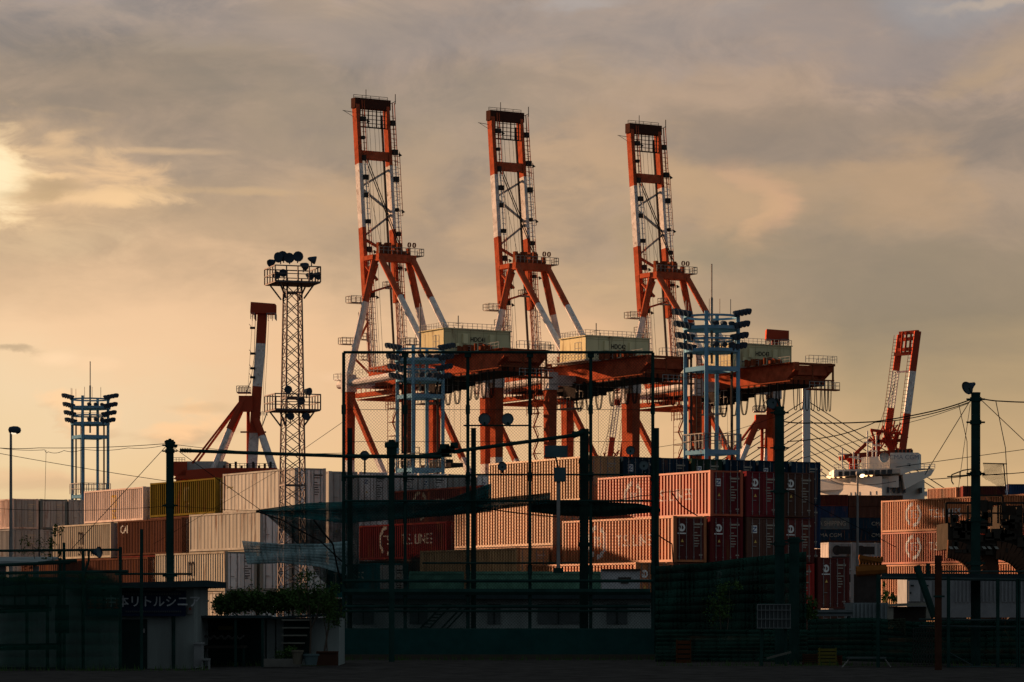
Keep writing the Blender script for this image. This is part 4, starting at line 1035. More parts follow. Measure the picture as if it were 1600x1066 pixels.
# ------------------------------------------------------------------ blue light towers
def lamp_cluster(m, org, d, n, r=.36, side=(0, 1, 0), sp=.75):
    org = Vector(org); d = Vector(d).normalized(); side = Vector(side)
    for i in range(n):
        o = org + side * sp * (i - (n - 1) / 2)
        m.lathe([(-.55, .10), (-.30, .20), (.0, r), (.12, r), (.10, 0)], o + d * .5, d, 10); m.bar(o, o + Vector((0, 0, -.5)), .08)
def tower():
    t = thing('light_tower', '', 'light tower', (0, 0, 0), UA, 'blue steel floodlight towers in the yard')
    a = 3.15; H = 26.2; PR = .165
    for (x, y) in ((0, 0), (a, 0), (0, a), (a, a)):
        m = MB(); m.tube((x, y, 0), (x, y, H), PR, 12); m.build('post', BLUE, t)
    m = MB()
    for z in (21.5, 14.6, 7.4):
        for (p_, q_) in (((0, 0), (a, 0)), ((a, 0), (a, a)), ((a, a), (0, a)), ((0, a), (0, 0))):
            m.bar((*p_, z), (*q_, z), .26, .38)
    m.build('ring_beam', BLUE, t)
    c = a / 2
    for (z, r, solid) in ((22.9, 2.25, 1), (23.9, 2.2, 0), (24.75, 2.35, 1), (25.8, 2.3, 0)):
        m = MB()
        if solid: m.lathe([(0, .05), (0, r), (.28, r + .04), (.28, .05)], (c, c, z), (0, 0, 1), 28)
        else: m.lathe([(0, r - .25), (0, r), (.16, r), (.16, r - .25), (0, r - .25)], (c, c, z), (0, 0, 1), 28)
        m.build('round_platform' if solid else 'lamp_ring', BLUE, t)
    m = MB()
    for z0 in (23.2,):
        for i in range(14):
            th = 2 * math.pi * i / 14; th2 = 2 * math.pi * (i + 1) / 14
            p_ = Vector((c + 2.1 * math.cos(th), c + 2.1 * math.sin(th), z0)); q_ = Vector((c + 2.1 * math.cos(th2), c + 2.1 * math.sin(th2), z0))
            m.bar(p_, p_ + Vector((0, 0, 1.0)), .05); m.bar(p_ + Vector((0, 0, 1)), q_ + Vector((0, 0, 1)), .05)
    m.rail([(0, -.3, 14.9), (a, -.3, 14.9), (a + .3, 0, 14.9), (a + .3, a, 14.9)], 1.2, .7, .035); m.rail([(-.3, 0, 14.9), (-.3, a, 14.9), (0, a + .3, 14.9), (a, a + .3, 14.9)], 1.2, .7, .035)
    for th in (3.6, 4.0, 4.4, 5.6, 6.0, .2): m.bar((c + 2.2 * math.cos(th), c + 2.2 * math.sin(th), 25.9), (c + 2.2 * math.cos(th), c + 2.2 * math.sin(th), 27.2), .04)
    m.build('handrail', GALV, t)
    for sgn in (-1, 1):
        for k, z in enumerate((23.3, 24.15, 25.1, 26.1)):
            sd = Vector((.5, .866, 0)) # along image x in local frame
            ctr = Vector((c, c, z)) + sd * sgn * (1.55 + .12 * k)
            for j in range(4):
                o = ctr + sd * sgn * .34 * j + Vector((.866, -.5, 0)) * (1.3 - .42 * j) + Vector((0, 0, .10 * j))
                dd = (sd * sgn * .95 + Vector((0, 0, -.33)) + Vector((.866, -.5, 0)) * .55).normalized()
                m = MB(); m.lathe([(-.45, .10), (-.25, .20), (.05, .27), (.12, .27), (.10, 0)], o + dd * .2, dd, 9); m.bar(o, o - Vector((0, 0, .35)), .07)
                m.build('floodlight', LAMPH, t)
    for k, z in enumerate((23.5, 25.2)):
        for j in range(3): m = MB(); lamp_cluster(m, (c + 1.6, c - .9 + j * .8, z + .1), (1, -.1, -.3), 1, .24); m.build('floodlight', LAMPH, t)
    m = MB(); m.tube((c, c, 22), (c, c, 27.5), .11, 8); m.tube((c, c, 27.5), (c, c, 30.3), .06, 6); m.build('lightning_rod', GALV, t)
    m = MB()
    for y in (.9, 1.35): m.bar((.35, y, 1), (.35, y, 23), .06)
    z = 1.2
    while z < 23: m.bar((.35, .9, z), (.35, 1.35, z), .05); z += .4
    m.bar((a - .5, a - .3, 0), (a - .5, a - .3, 23), .15); m.bar((.4, .3, 0), (.4, .3, 23), .14)
    m.build('ladder', DARKST, t)
    return t
tw = tower()
def twat(px, D): return (((px - CX) / F * D), D, 0)
tw.location = twat(1071, 256); tw['label'] = 'blue floodlight tower right of centre, in front of the HDC43 crane'
dup(tw, twat(621, 289), UA, 'blue floodlight tower behind the cage, beside the HDC41 crane', scale=1.0)
dup(tw, twat(113, 357), UA, 'blue floodlight tower standing alone at far left of the yard')

# ------------------------------------------------------------------ lattice light mast
D_ = 198; s = F / D_
t = thing('lattice_light_mast', 'tall lattice light mast with two railed lamp platforms, left of centre', 'light tower', ((457 - CX) / F * D_, D_, 0), R(19))
def hw(z): return .74 - .012 * z + .25 * max(0, 1 - z / 10) if z < 22.5 else .50
m = MB(); Hm = 22.9
corn = [(-1, -1), (1, -1), (1, 1), (-1, 1)]
for (sx, sy) in corn: m.bar((sx * .80, sy * .80, 0), (sx * .47, sy * .47, Hm), .10)
def cp(c_, z): k = .80 + (.47 - .80) * z / Hm; return Vector((c_[0] * k, c_[1] * k, z))
m.build('mast_chord', LATT, t)
m = MB(); z = 0.3
while z < Hm - 1:
    st = .92
    for i in range(4):
        a_, b_ = corn[i], corn[(i + 1) % 4]; m.bar(cp(a_, z), cp(b_, z + st), .048); m.bar(cp(b_, z), cp(a_, z + st), .048)
    z += st
for z in (1, 5.8, 9.6, 15.2, 22): 
    for i in range(4): m.bar(cp(corn[i], z), cp(corn[(i + 1) % 4], z), .09)
m.build('lattice_brace', LATT, t)
for (z, hl, zn) in ((22.6, 1.5, 'upper'), (14.4, 1.5, 'lower')):
    m = MB(); m.box(-hl, hl, -hl * .9, hl * .9, z - .06, z + .06)
    for sx in (-1, 1):
        for sy in (-1, 1): m.bar((sx * hl * .8, sy * hl * .8, z), (sx * .6, sy * .6, z - 1.0), .08)
    pf = m.build('platform', LATT, t)
    m = MB(); m.rail([(-hl, -hl * .9, z), (hl, -hl * .9, z), (hl, hl * .9, z), (-hl, hl * .9, z), (-hl, -hl * .9, z)], 1.0, .75, .035); m.build('handrail', LATT, pf)
def flood(m, o, d, r=.30):
    o = Vector(o); d = Vector(d).normalized(); m.lathe([(-.45, .05), (-.35, .12), (0, r), (.08, r), (.05, 0)], o, d, 12); m.bar(o - d * .2, o - d * .2 + Vector((0, 0, -.45)), .06)
for (x, y, z, d) in ((-1.5, -.2, 23.85, (-1, -.6, -.5)), (-1.05, -.5, 24.2, (-1, -.7, -.2)), (-.45, -.9, 24.15, (-.4, -1, -.3)), (.1, -1, 24.25, (-.1, -1, -.2)), (-.75, -.4, 24.3, (-.6, -1, -.2)),
                     (1.3, -.6, 24.1, (1, -.4, -.3)), (1.0, .5, 23.8, (1, .5, -.3)), (-1.3, -1, 23.0, (-1, -1, -.4)), (-.9, -1.1, 23.15, (-.6, -1, -.4)), (1.45, -1, 23.05, (1, -.8, -.3)), (.9, -1.1, 23.0, (.5, -1, -.4)),
                     (-.55, -1, 15.7, (-.3, -1, -.3)), (.85, -.9, 15.6, (.8, -1, -.2)), (-.4, -1, 14.0, (-.2, -1, -.3)), (.6, -1.1, 14.0, (.3, -1, -.2)), (.3, -1.0, 15.0, (.1, -1, -.3))):
    m = MB(); flood(m, (x, y, z), d, .34 if z > 24.1 else .26); m.build('floodlight', LAMPH, t)

# ------------------------------------------------------------------ street lamps
for (px, top, D_, lab, lit) in ((17, 672, 150, 'slim street lamp standing at the far left edge of the yard', 0), (1340, 740, 200, 'slim street lamp with lit head, between dark red and orange stacks', 1)):
    t = thing('street_lamp', lab, 'street lamp', ((px - CX) / F * D_, D_, 0), 0, 'street lamps in the yard')
    h = (HY - top) / F * D_ + CAMZ
    m = MB(); m.tube((0, 0, 0), (.0, 0, h - .1), .10, 8, .06); m.build('pole', GALV, t)
    m = MB(); m.lathe([(-.25, .02), (-.2, .14), (0, .19), (.2, .19), (.34, .12), (.38, .01)], (.12, 0, h), (1, 0, -.05), 12)
    hd = m.build('lamp_head', LAMPH if not lit else GALV, t)
    if lit:
        m = MB(); m.lathe([(-.18, .01), (-.12, .12), (0, .16), (.12, .12), (.18, .01)], (.28, -.05, h - .12), (1, 0, 0), 10); m.build('bulb', LITLAMP, hd)
    else:
        m = MB(); m.lathe([(-.16, .01), (-.1, .09), (.1, .09), (.16, .01)], (.16, -.03, h - .13), (1, 0, 0), 10); m.build('bulb', mat('soft_lamp', (.8, .75, .6), .5, emit=(1, .8, .55, .25)), hd)

# ------------------------------------------------------------------ foreground: cage, poles, nets
FD = 102.0
def Q(px, py, D=FD): return P(px, py, D)
t = thing('baseball_cage', 'tall dark green steel cage with wire netting, centre foreground', 'cage', (0, 0, 0), 0)
for i, px in enumerate((537, 633, 731, 828, 923, 1020)):
    a = Q(px, 551); m = MB(); m.tube((a.x, FD, 0), (a.x, FD, a.z), .055, 8)
    if px not in (537, 1020): m.box(a.x - .11, a.x + .11, FD - .1, FD + .1, a.z - .16, a.z)
    for py in (640, 745, 890): m.tube((a.x, FD, Q(0, py).z - .15), (a.x, FD, Q(0, py).z + .15), .075, 8)
    m.build('post', GRNST, t)
for i, px in enumerate((541, 735, 1022)):
    m = MB(); a = Q(px, 668); m.tube((a.x + .1, FD + .35, 0), (a.x + .1, FD + .35, a.z), .085, 8); m.build('rear_post', GRNST, t)
m = MB()
for (py, r, x0, x1) in ((551, .05, 537, 1020), (745, .05, 537, 730), (742, .035, 730, 1020), (783, .04, 537, 1020), (908, .06, 537, 1020), (925, .12, 537, 1016), (948, .06, 537, 1016), (955, .05, 537, 1016), (984, .05, 525, 1022), (880, .035, 660, 905)):
    a, b = Q(x0, py), Q(x1, py); m.tube((a.x, FD - .1, a.z), (b.x, FD - .1, b.z), r, 6)
m.build('crossbar', GRNST, t)
m = MB(); a, b = Q(537, 551), Q(1020, 551); zb_, ztp = .95, a.z; wd = b.x - a.x; hh = ztp - zb_; sp = .105
k = -hh
while k < wd:
    x0 = max(0, k); z0 = x0 - k; x1 = min(wd, k + hh); z1 = x1 - k
    if x1 > x0:
        m.tube((a.x + x0, FD + .09, zb_ + z0), (a.x + x1, FD + .09, zb_ + z1), .0042, 3, caps=False)
        m.tube((a.x + x0, FD + .10, ztp - z0), (a.x + x1, FD + .10, ztp - z1), .0042, 3, caps=False)
    k += sp
for py in (600, 640, 690): c_ = Q(0, py).z; m.tube((a.x, FD + .08, c_), (b.x, FD + .08, c_), .008, 4)
m.build('wire_netting', CUT, t)
m = MB(); a, b = Q(525, 984), Q(1022, 1028); m.box(a.x, b.x, FD - .22, FD - .17, b.z + .02, a.z); m.build('padding', mat('green_pad', (.010, .042, .040), .9), t)
m = MB(); m.box(a.x - .1, b.x + .1, FD - .5, FD + .3, 0, .16); m.build('concrete_kerb', mat('kerb_dark', (.045, .040, .032), .95), t)
# lit-side lamps on the cage
def horn(px, py, D, d, r, label, arm=None, parent=None, name='floodlight'):
    a = Q(px, py, D)
    if parent is None: tt = thing(name, label, 'floodlight', a, 0, 'horn floodlights on the foreground poles')
    else: tt = parent
    d = Vector(d).normalized()
    m = MB(); m.lathe([(-r * 1.5, r * .22), (-r * 1.1, r * .35), (-r * .5, r * .6), (0, r), (.03, r * 1.02), (.0, r * .95), (-r * .45, r * .5), (-r * .45, 0)], (0, 0, 0), d, 18); m.build('reflector', LAMPH, tt)
    m = MB(); m.lathe([(0, 0), (.01, r * .9), (.012, r * .9)], Vector(d) * (-.02), d, 18); m.build('lens', GLASS, tt)
    if arm:
        m = MB(); m.path([Vector(p_) for p_ in arm], .03, 6); m.build('bracket', GRNST, tt)
    return tt
horn(757, 655, FD - .3, (-.1, -1, -.1), .20, 'round lamp, left of the pair on a bar across the cage', [(0, 0, -.1), (0, 0, -.24)])
horn(793, 655, FD - .3, (.2, -1, -.1), .20, 'round lamp, right of the pair on a bar across the cage', [(0, 0, -.1), (.1, 0, -.24)])
tag(MB().tube(Q(724, 665, FD - .3), Q(829, 665, FD - .3), .03, 6).build('lamp_bar', GRNST), 'thin dark bar carrying the pair of round lamps', 'bar')
horn(785, 729, FD - .3, (-.1, -1, 0), .15, 'round lamp in front of the ribbed tan container', [(0, 0, 0), (0, .2, -.2)])
horn(985, 704, FD - .3, (0, -1, 0), .15, 'small round lamp against the dark container tops', [(0, 0, 0), (0, .2, -.3)])
horn(1006, 727, FD - .3, (0, -1, 0), .17, 'round lamp right of the thick centre pole, lower one', [(0, 0, 0), (0, .2, -.3)])
horn(570, 712, FD - .3, (-.2, -1, 0), .16, 'round lamp on a short stem at cage left', [(0, 0, 0), (0, 0, -.6)])
# junction box and sign board on poles behind cage
t = thing('utility_pole', 'thick dark pole at the centre of the cage', 'pole', (Q(913, 0).x, FD + .8, 0), 0)
m = MB(); m.tube((0, 0, 0), (.02, 0, Q(0, 668).z), .15, 10); m.build('shaft', GRNST, t)
for b_ in (720, 785, 850): m = MB(); z = Q(0, b_).z; m.tube((.01, 0, z - .07), (.01, 0, z + .07), .19, 10); m.build('pole_band', GRNST, t)
m = MB(); m.tube((-.4, 0, Q(0, 674).z), (.2, 0, Q(0, 674).z), .05, 6); m.lathe([(-.02, .12), (.02, .12)], (-.35, 0, Q(0, 668).z), (0, 1, 0), 12); m.build('collar', GRNST, t)
t = thing('speaker_box_pole', 'grey pole with pale panel and box in front of tan containers', 'pole', (Q(872, 0).x, FD - .6, 0), 0)
m = MB(); m.tube((0, 0, Q(0, 892).z), (0, 0, Q(0, 750).z), .06, 8); m.build('shaft', GALV, t)
m = MB(); m.box(-.45, .30, -.05, .05, Q(0, 716).z, Q(0, 698).z); m.build('panel', mat('panel_teal', (.05, .085, .095), .7), t)
m = MB(); m.box(-.14, .24, -.12, .12, Q(0, 754).z, Q(0, 732).z); m.build('control_box', mat('panel_teal', (.05, .085, .095), .7), t)
m = MB(); m.tube((0, 0, Q(0, 733).z), (-.1, 0, Q(0, 714).z), .03, 6); m.box(-.16, .16, -.14, .14, Q(0, 896).z, Q(0, 888).z); m.build('bracket', GRNST, t)

# slanting beam and long boom between poles
t = thing('steel_beam', 'long dark tubular beam running left from cage to end pole', 'beam', (0, 0, 0))
m = MB(); m.tube(Q(281, 704, 97), Q(540, 713, 97), .055, 8); m.tube(Q(540, 713, 97), Q(690, 714, 97), .065, 8)
for i in range(7): a = Q(282 + i * 2.6, 704, 97); m.tube(a, a + Vector((.02, 0, 0)), .08, 8)
m.build('tube', GRNST, t)
m = MB(); a = Q(612, 712, 97); m.tube(a, a + Vector((0, 0, .25)), .16, 10); m.tube(a + Vector((0, 0, .25)), a + Vector((0, 0, .42)), .22, 10); m.tube(a + Vector((0, 0, .42)), a + Vector((0, 0, .5)), .1, 10)
m.tube((a.x, 97, 0), (a.x, 97, a.z), .09, 8); m.build('support_post', GRNST, t)
t = thing('steel_beam', 'dark tubular beam slanting up to the thick centre pole', 'beam', (0, 0, 0))
m = MB(); m.tube(Q(655, 713, 98), Q(900, 680, 98), .06, 8); m.tube(Q(895, 681, 98), Q(912, 675, 98), .09, 8); m.build('tube', GRNST, t)
m = MB(); r = random.Random(1)
for i in range(10): a = Q(684 + r.random() * 26, 701 + r.random() * 14, 98); m.box(a.x, a.x + .15 + r.random() * .2, 97.9, 98.1, a.z, a.z + .08 + r.random() * .16)
m.build('coupling', GRNST, t)

def pole(px, top, D, r, label, bands=()):
    t = thing('utility_pole', label, 'pole', (Q(px, 0, D).x, D, 0), 0)
    h = Q(0, top, D).z
    m = MB(); m.tube((0, 0, 0), (0, 0, h), r * 1.06, 12, r); m.tube((0, 0, h), (0, 0, h + .05), r * 1.05, 12); m.build('shaft', GRNST, t)
    m = MB()
    for b in bands: z = Q(0, b, D).z; m.tube((0, 0, z - .06), (0, 0, z + .06), r * 1.25, 10); m.bar((-r * 2, 0, z), (r * 2, 0, z), .05)
    if bands: m.build('pole_band', GRNST, t)
    return t, h
t, h = pole(265.5, 690, 97, .12, 'dark pole with insulators rising behind the little shed', (696, 705, 790, 900))
m = MB()
for dx, dz in ((-.12, .08), (.12, .05), (0, .14), (.18, -.05)): m.lathe([(-.05, .03), (0, .06), (.05, .04)], (dx, 0, h - .1 + dz), (0, 0, 1), 8)
m.build('insulator', GRNST, t)
t, h = pole(1524.5, 616, 90, .135, 'tall dark pole with horn lamp on top, right side', (624, 660, 740, 812, 880))
hp = horn(1512, 606, 90, (-.75, -.5, -.45), .20, 'horn lamp on top of the tall right pole', [(.05, 0, 0), (.12, 0, -.16), (.26, 0, -.2)])
m = MB(); a = Q(1512, 606, 90)
t, h = pole(1218, 638, 93, .14, 'dark pole with grey lamp on top, left of the ship', (645, 700, 768, 850))
horn(1206, 630, 93, (-.5, -.9, -.25), .17, 'grey lamp on top of pole left of ship', [(.03, 0, 0), (.14, 0, .14), (.24, 0, -.1)])
pole(1241, 842, 92, .15, 'short thick dark pole beside the scoreboard frame', (845,))
t = thing('timber_post', 'rusty brown post standing in front of the pipe rack', 'post', (Q(1466, 0, 84).x, 84, 0), 0)
m = MB(); m.bar((0, 0, 0), (0, 0, Q(0, 868, 84).z), .17, .17); m.build('shaft', RUSTPOST, t)
m = MB(); z = Q(0, 932, 84).z; m.bar((-.12, 0, z), (.16, 0, z), .22, .05); m.build('clamp', GRNST, t)

# wires
def wire(name, label, pts, r=.012, D=92, sag=0, nseg=14, group=None, D2=None):
    P3 = []
    D2 = D2 or D
    n = len(pts)
    for k in range(n - 1):
        d0 = D + (D2 - D) * k / (n - 1); d1 = D + (D2 - D) * (k + 1) / (n - 1)
        a = Q(*pts[k], d0); b = Q(*pts[k + 1], d1)
        for i in range(nseg + (1 if k == n - 2 else 0)):
            f = i / nseg; p_ = a.lerp(b, f); p_.z -= sag * 4 * f * (1 - f); P3.append(p_)
    m = MB(); m.path(P3, r, 4); o = m.build(name, BLACK); return tag(o, label, 'cable', group)
wg = 'thin wires between the foreground poles'
wire('overhead_wire', 'upper wire running left from the shed pole', [(264, 693), (60, 700), (-30, 697)], .010, 97, .05, group=wg)
wire('overhead_wire', 'looping slack wire below the upper left wire', [(264, 694), (200, 700), (130, 702), (100, 704), (75, 706), (70, 703), (-20, 697)], .008, 97, .06, group=wg)
wire('overhead_wire', 'lower wire slanting left from the shed pole', [(262, 752), (-20, 705)], .009, 97, .03, group=wg)
wire('guy_wire', 'guy wire from shed pole down to left yard', [(258, 699), (110, 860)], .010, 96.8, 0, group=wg)
wire('guy_wire', 'guy wire from shed pole down right over white containers', [(272, 700), (460, 835)], .010, 96.8, 0, group=wg)
wire('guy_wire', 'faint guy wire crossing the white containers', [(435, 735), (240, 850)], .006, 110, 0, group=wg)
wire('overhead_wire', 'pair of faint wires low across the yellow container', [(0, 795), (270, 790), (540, 797)], .007, 97, .1, group=wg)
wire('overhead_wire', 'thin wire above the long beam', [(268, 694), (540, 708), (700, 708)], .008, 97, .12, group=wg)
wire('drop_wire', 'thin vertical wire left of the far tower', [(72, 703), (70, 790)], .006, 97, 0, group=wg)
wire('overhead_wire', 'faint wire rising right toward the cage post', [(470, 705), (535, 660)], .008, 101, 0, group=wg)
wire('overhead_wire', 'thick sagging cable left from tall right pole', [(1518, 624), (1460, 642), (1367, 659), (1268, 661), (1225, 659)], .018, 90, .02, group=wg)
wire('overhead_wire', 'second sagging cable dropping left to the bridge pylon', [(1516, 628), (1440, 650), (1367, 660), (1310, 680), (1230, 690)], .014, 90, .03, group=wg)
wire('overhead_wire', 'third faint cable dropping far left below the others', [(1514, 630), (1400, 665), (1300, 700), (1225, 722)], .008, 90, .05, group=wg)
wire('guy_wire', 'guy wire slanting left from tall right pole top', [(1516, 626), (1445, 742)], .011, 90, 0, group=wg)
wire('guy_wire', 'guy wire slanting right from tall right pole top', [(1532, 624), (1625, 712)], .011, 90, 0, group=wg)
wire('overhead_wire', 'cable running right from tall right pole top', [(1530, 622), (1565, 627), (1640, 628)], .018, 90, .02, group=wg)
wire('net_rope', 'hanging net rope just right of tall right pole', [(1556, 627), (1571, 700), (1575, 775)], .012, 89.5, 0, group=wg)
wire('net_rope', 'hanging net rope just left of tall right pole', [(1498, 632), (1511, 690), (1512, 770)], .010, 89.5, 0, group=wg)
wire('net_rope', 'net rope crossing left of tall right pole', [(1516, 632), (1506, 700), (1497, 768)], .008, 89.5, 0, group=wg)
wire('overhead_wire', 'wire crossing the ship mast and rising right', [(1400, 730), (1640, 697)], .009, 90, 0, group=wg)
wire('overhead_wire', 'low wire rising right from ship bow', [(1455, 749), (1530, 741), (1565, 741), (1640, 733)], .012, 90, .02, group=wg)
wire('overhead_wire', 'wire draped in front of the ship windows', [(1285, 742), (1320, 757), (1400, 752)], .008, 92, .06, group=wg)
wire('overhead_wire', 'wire slanting down over dark red doors', [(1211, 757), (1400, 855)], .010, 95, .0, group=wg)
wire('overhead_wire', 'thin wire rising from cage to right pole', [(1020, 700), (1215, 650)], .007, 95, .12, group=wg)
# hanging scrap of net at the right pole
m = MB(); a = Q(1536, 724, 89.6); b = Q(1568, 772, 89.6); nx, nz = 22, 26
for i in range(nx + 1):
    for j in range(nz):
        f = i / nx; g0 = j / nz; g1 = (j + 1) / nz
        lim = .45 + .5 * f
        if g1 > lim: continue
        pp = [Vector((a.x + (b.x - a.x) * f + .04 * math.sin(9 * g_ + 3 * f), 89.6 + .05 * math.sin(7 * g_), a.z + (b.z - a.z) * g_)) for g_ in (g0, g1)]
        m.bar(pp[0], pp[1], .006)
for j in range(nz):
    g_ = j / nz
    for i in range(nx):
        if g_ > .45 + .5 * i / nx: continue
        p0, p1 = [Vector((a.x + (b.x - a.x) * f + .04 * math.sin(9 * g_ + 3 * f), 89.6 + .05 * math.sin(7 * g_), a.z + (b.z - a.z) * g_)) for f in (i / nx, (i + 1) / nx)]
        m.bar(p0, p1, .006)
m.bar(a, Vector((b.x + .1, 89.6, a.z - .02)), .03); m.bar((b.x, 89.6, a.z), (b.x + .08, 89.6, b.z), .03); m.bar(Q(1535, 743, 89.6), Q(1575, 740, 89.6), .025)
tag(m.build('torn_net', BLACK), 'torn scrap of netting hanging right of the tall pole', 'net')
m = MB()
m.path([Q(1490, 757, 90), Q(1487, 752, 90), Q(1487, 742, 90), Q(1505, 735, 90), Q(1518, 733, 90)], .018, 5); m.path([Q(1480, 745, 90), Q(1520, 742, 90)], .02, 5); m.path([Q(1500, 738, 90), Q(1500, 748, 90)], .02, 5)
m.lathe([(-.04, .12), (.04, .12)], Q(1518, 739, 89.8), (0, 1, 0), 10)
tag(m.build('pulley_bracket', GRNST), 'small pulley bracket on left flank of tall right pole', 'bracket')

# hung green nets (sheets with thickness from folds)
def cloth(name, label, top, bot, D, m_, n=24, nz=8, amp=.12, cat='net', seed=1):
    """top/bot: px polylines, left to right"""
    def at(line, f):
        x = line[0][0] + (line[-1][0] - line[0][0]) * f
        for (p0, p1) in zip(line[:-1], line[1:]):
            if p0[0] <= x <= p1[0]: g_ = (x - p0[0]) / max(1e-6, p1[0] - p0[0]); return x, p0[1] + (p1[1] - p0[1]) * g_
        return line[-1]
    r = random.Random(seed); ph = [r.random() * 6 for _ in range(4)]
    mb = MB()
    grid = []
    for i in range(n + 1):
        f = i / n; row = []
        xt, yt = at(top, f); xb_, yb_ = at(bot, f)
        for j in range(nz + 1):
            g_ = j / nz; dd = D + amp * (math.sin(f * 17 + ph[0]) + .6 * math.sin(f * 41 + g_ * 3 + ph[1]) + .5 * math.sin(g_ * 9 + f * 6 + ph[2]))
            row.append(Q(xt + (xb_ - xt) * g_, yt + (yb_ - yt) * g_, dd))
        grid.append(row)
    for i in range(n):
        for j in range(nz): mb.face([grid[i][j], grid[i + 1][j], grid[i + 1][j + 1], grid[i][j + 1]])
    o = mb.build(name, m_)
    for p_ in o.data.polygons: p_.use_smooth = True
    sm = o.modifiers.new('thickness', 'SOLIDIFY'); sm.thickness = .004
    return tag(o, label, cat)
cloth('green_net', 'wide teal net slung across the left half of cage', [(400, 797), (480, 786), (570, 783), (700, 785), (860, 770)], [(400, 801), (540, 818), (620, 812), (700, 806), (860, 786)], FD + 1.5, NET, seed=2)
cloth('green_net', 'dark green net bunched at the centre pole', [(826, 785), (900, 782), (1000, 787), (1032, 795)], [(826, 800), (880, 806), (940, 808), (1032, 800)], FD + 1.5, mat('net_dark_solid', (.010, .028, .024), .95), seed=3, amp=.08)
cloth('green_net', 'thin teal net corner rising against the wine container', [(640, 805), (700, 780), (768, 755)], [(640, 808), (700, 806), (768, 800)], FD + 1.7, NET, seed=4)
cloth('green_net', 'dark green curtain net hanging before the dark red doors', [(1024, 885), (1100, 880), (1160, 872), (1260, 862)], [(1024, 985), (1100, 985), (1160, 985), (1260, 990)], FD - 4, NETD, n=40, seed=5, amp=.22)
cloth('green_net', 'pale sheet net hung below the white container', [(378, 845), (440, 850), (500, 850), (545, 845)], [(386, 882), (440, 880), (500, 886), (545, 900)], 106, NETP, seed=6, amp=.1)
cloth('green_net', 'faint dark net sheet over the left bays of the cage', [(540, 742), (735, 748)], [(540, 984), (735, 984)], FD + .6, netmat('faint_net', (.008, .045, .042), .26, 1.0), seed=14, amp=.06)
cloth('green_net', 'dim teal net falling over the left cage posts', [(410, 800), (480, 812), (545, 812), (560, 812)], [(468, 850), (500, 905), (530, 925), (560, 925)], 107, netmat('dim_net', (.012, .035, .032), .55), seed=8, amp=.15)
cloth('windscreen', 'long dark screen along the fence at lower right', [(1262, 968), (1360, 965), (1430, 972), (1640, 966)], [(1262, 1032), (1360, 1034), (1430, 1036), (1640, 1040)], 93.5, NETD, n=30, seed=9, amp=.1, cat='screen')
cloth('windscreen', 'dark screen below the curtain net', [(1024, 984), (1262, 984)], [(1024, 1034), (1262, 1034)], 96, NETD, n=20, seed=10, amp=.1, cat='screen')
cloth('net_flap', 'pale triangular flap hanging on the right windscreen', [(1385, 968), (1415, 966)], [(1413, 992), (1415, 994)], 93.0, mat('flap', (.035, .045, .03), .9), n=6, seed=12, amp=.02, cat='net')
for i, (pts, r_) in enumerate((([(400, 798), (440, 812), (500, 845), (560, 900)], .022), ([(490, 812), (520, 850), (530, 900), (548, 925)], .03), ([(700, 785), (760, 795), (870, 808)], .02), ([(940, 785), (1000, 775), (1040, 769), (1062, 766)], .012), ([(1050, 770), (1065, 790), (1090, 806)], .02), ([(1020, 830), (1050, 850), (1052, 880)], .02))):
    wire('net_rope', ['rope edge of the slung teal net, left', 'bunched rope hanging in front of the white doors', 'rope edge crossing the tan container', 'slack rope crossing the bright red container', 'rope falling to the dark red doors', 'rope falling beside the right cage post'][i], pts, r_, FD + 1.2, .02, 6, group='ropes edging the nets')

# ------------------------------------------------------------------ buildings and sheds in the foreground
def bx3(m, px0, px1, py0, py1, D, dep):
    a = Q(px0, py1, D); b = Q(px1, py0, D); m.box(a.x, b.x, D, D + dep, max(0, a.z), b.z)
t = thing('shed', 'white-walled shed with dark flat roof and a blue sign, lower left', 'shed', (0, 0, 0))
m = MB(); bx3(m, 95, 303, 916, 1046, 86, 4); m.build('wall', WALLG, t)
m = MB(); a = Q(150, 0, 85.3); b = Q(322, 0, 85.3); m.hexa([(Q(100, 0, 85).x, 85, Q(0, 921, 85).z), (Q(322, 0, 85).x, 85, Q(0, 917, 85).z), (Q(322, 0, 85).x, 91, Q(0, 917, 85).z), (Q(100, 0, 85).x, 91, Q(0, 921, 85).z), (Q(100, 0, 85).x, 85, Q(0, 913, 85).z), (Q(322, 0, 85).x, 85, Q(0, 907, 85).z), (Q(322, 0, 85).x, 91, Q(0, 907, 85).z), (Q(100, 0, 85).x, 91, Q(0, 913, 85).z)])
m.build('roof', ROOFD, t)
m = MB(); a = Q(190, 1043, 85.98); b = Q(230, 968, 85.98); m.box(a.x, b.x, 85.95, 85.99, 0, b.z); dr = m.build('door', DARKW, t)
m = MB(); m.box(b.x - .1, b.x - .06, 85.90, 85.95, 1.0, 1.12); m.build('handle', GALV, dr)
m = MB(); a = Q(271, 0, 85.9); m.tube((a.x, 85.9, 0), (a.x, 85.9, Q(0, 920, 85.9).z), .05, 8); m.build('downpipe', GRNST, t)
m = MB(); a = Q(293, 960, 85.95); m.box(a.x, a.x + .14, 85.93, 85.98, a.z, a.z + .22); nb = m.build('notice', mat('notice_white', (.16, .15, .14), .8), t)
m = MB(); m.box(a.x + .045, a.x + .095, 85.92, 85.93, a.z + .12, a.z + .18); m.build('notice_dot', LETR, nb)
t = thing('sign_board', 'dark blue sign with white Japanese lettering on the white shed', 'sign', (0, 0, 0))
m = MB(); a = Q(132, 963, 85.7); b = Q(290, 923, 85.7); m.box(a.x, b.x, 85.7, 85.76, a.z, b.z); bd = m.build('board', SIGNB, t)
LWD = mat('sign_letters', (.42, .44, .45), .7)
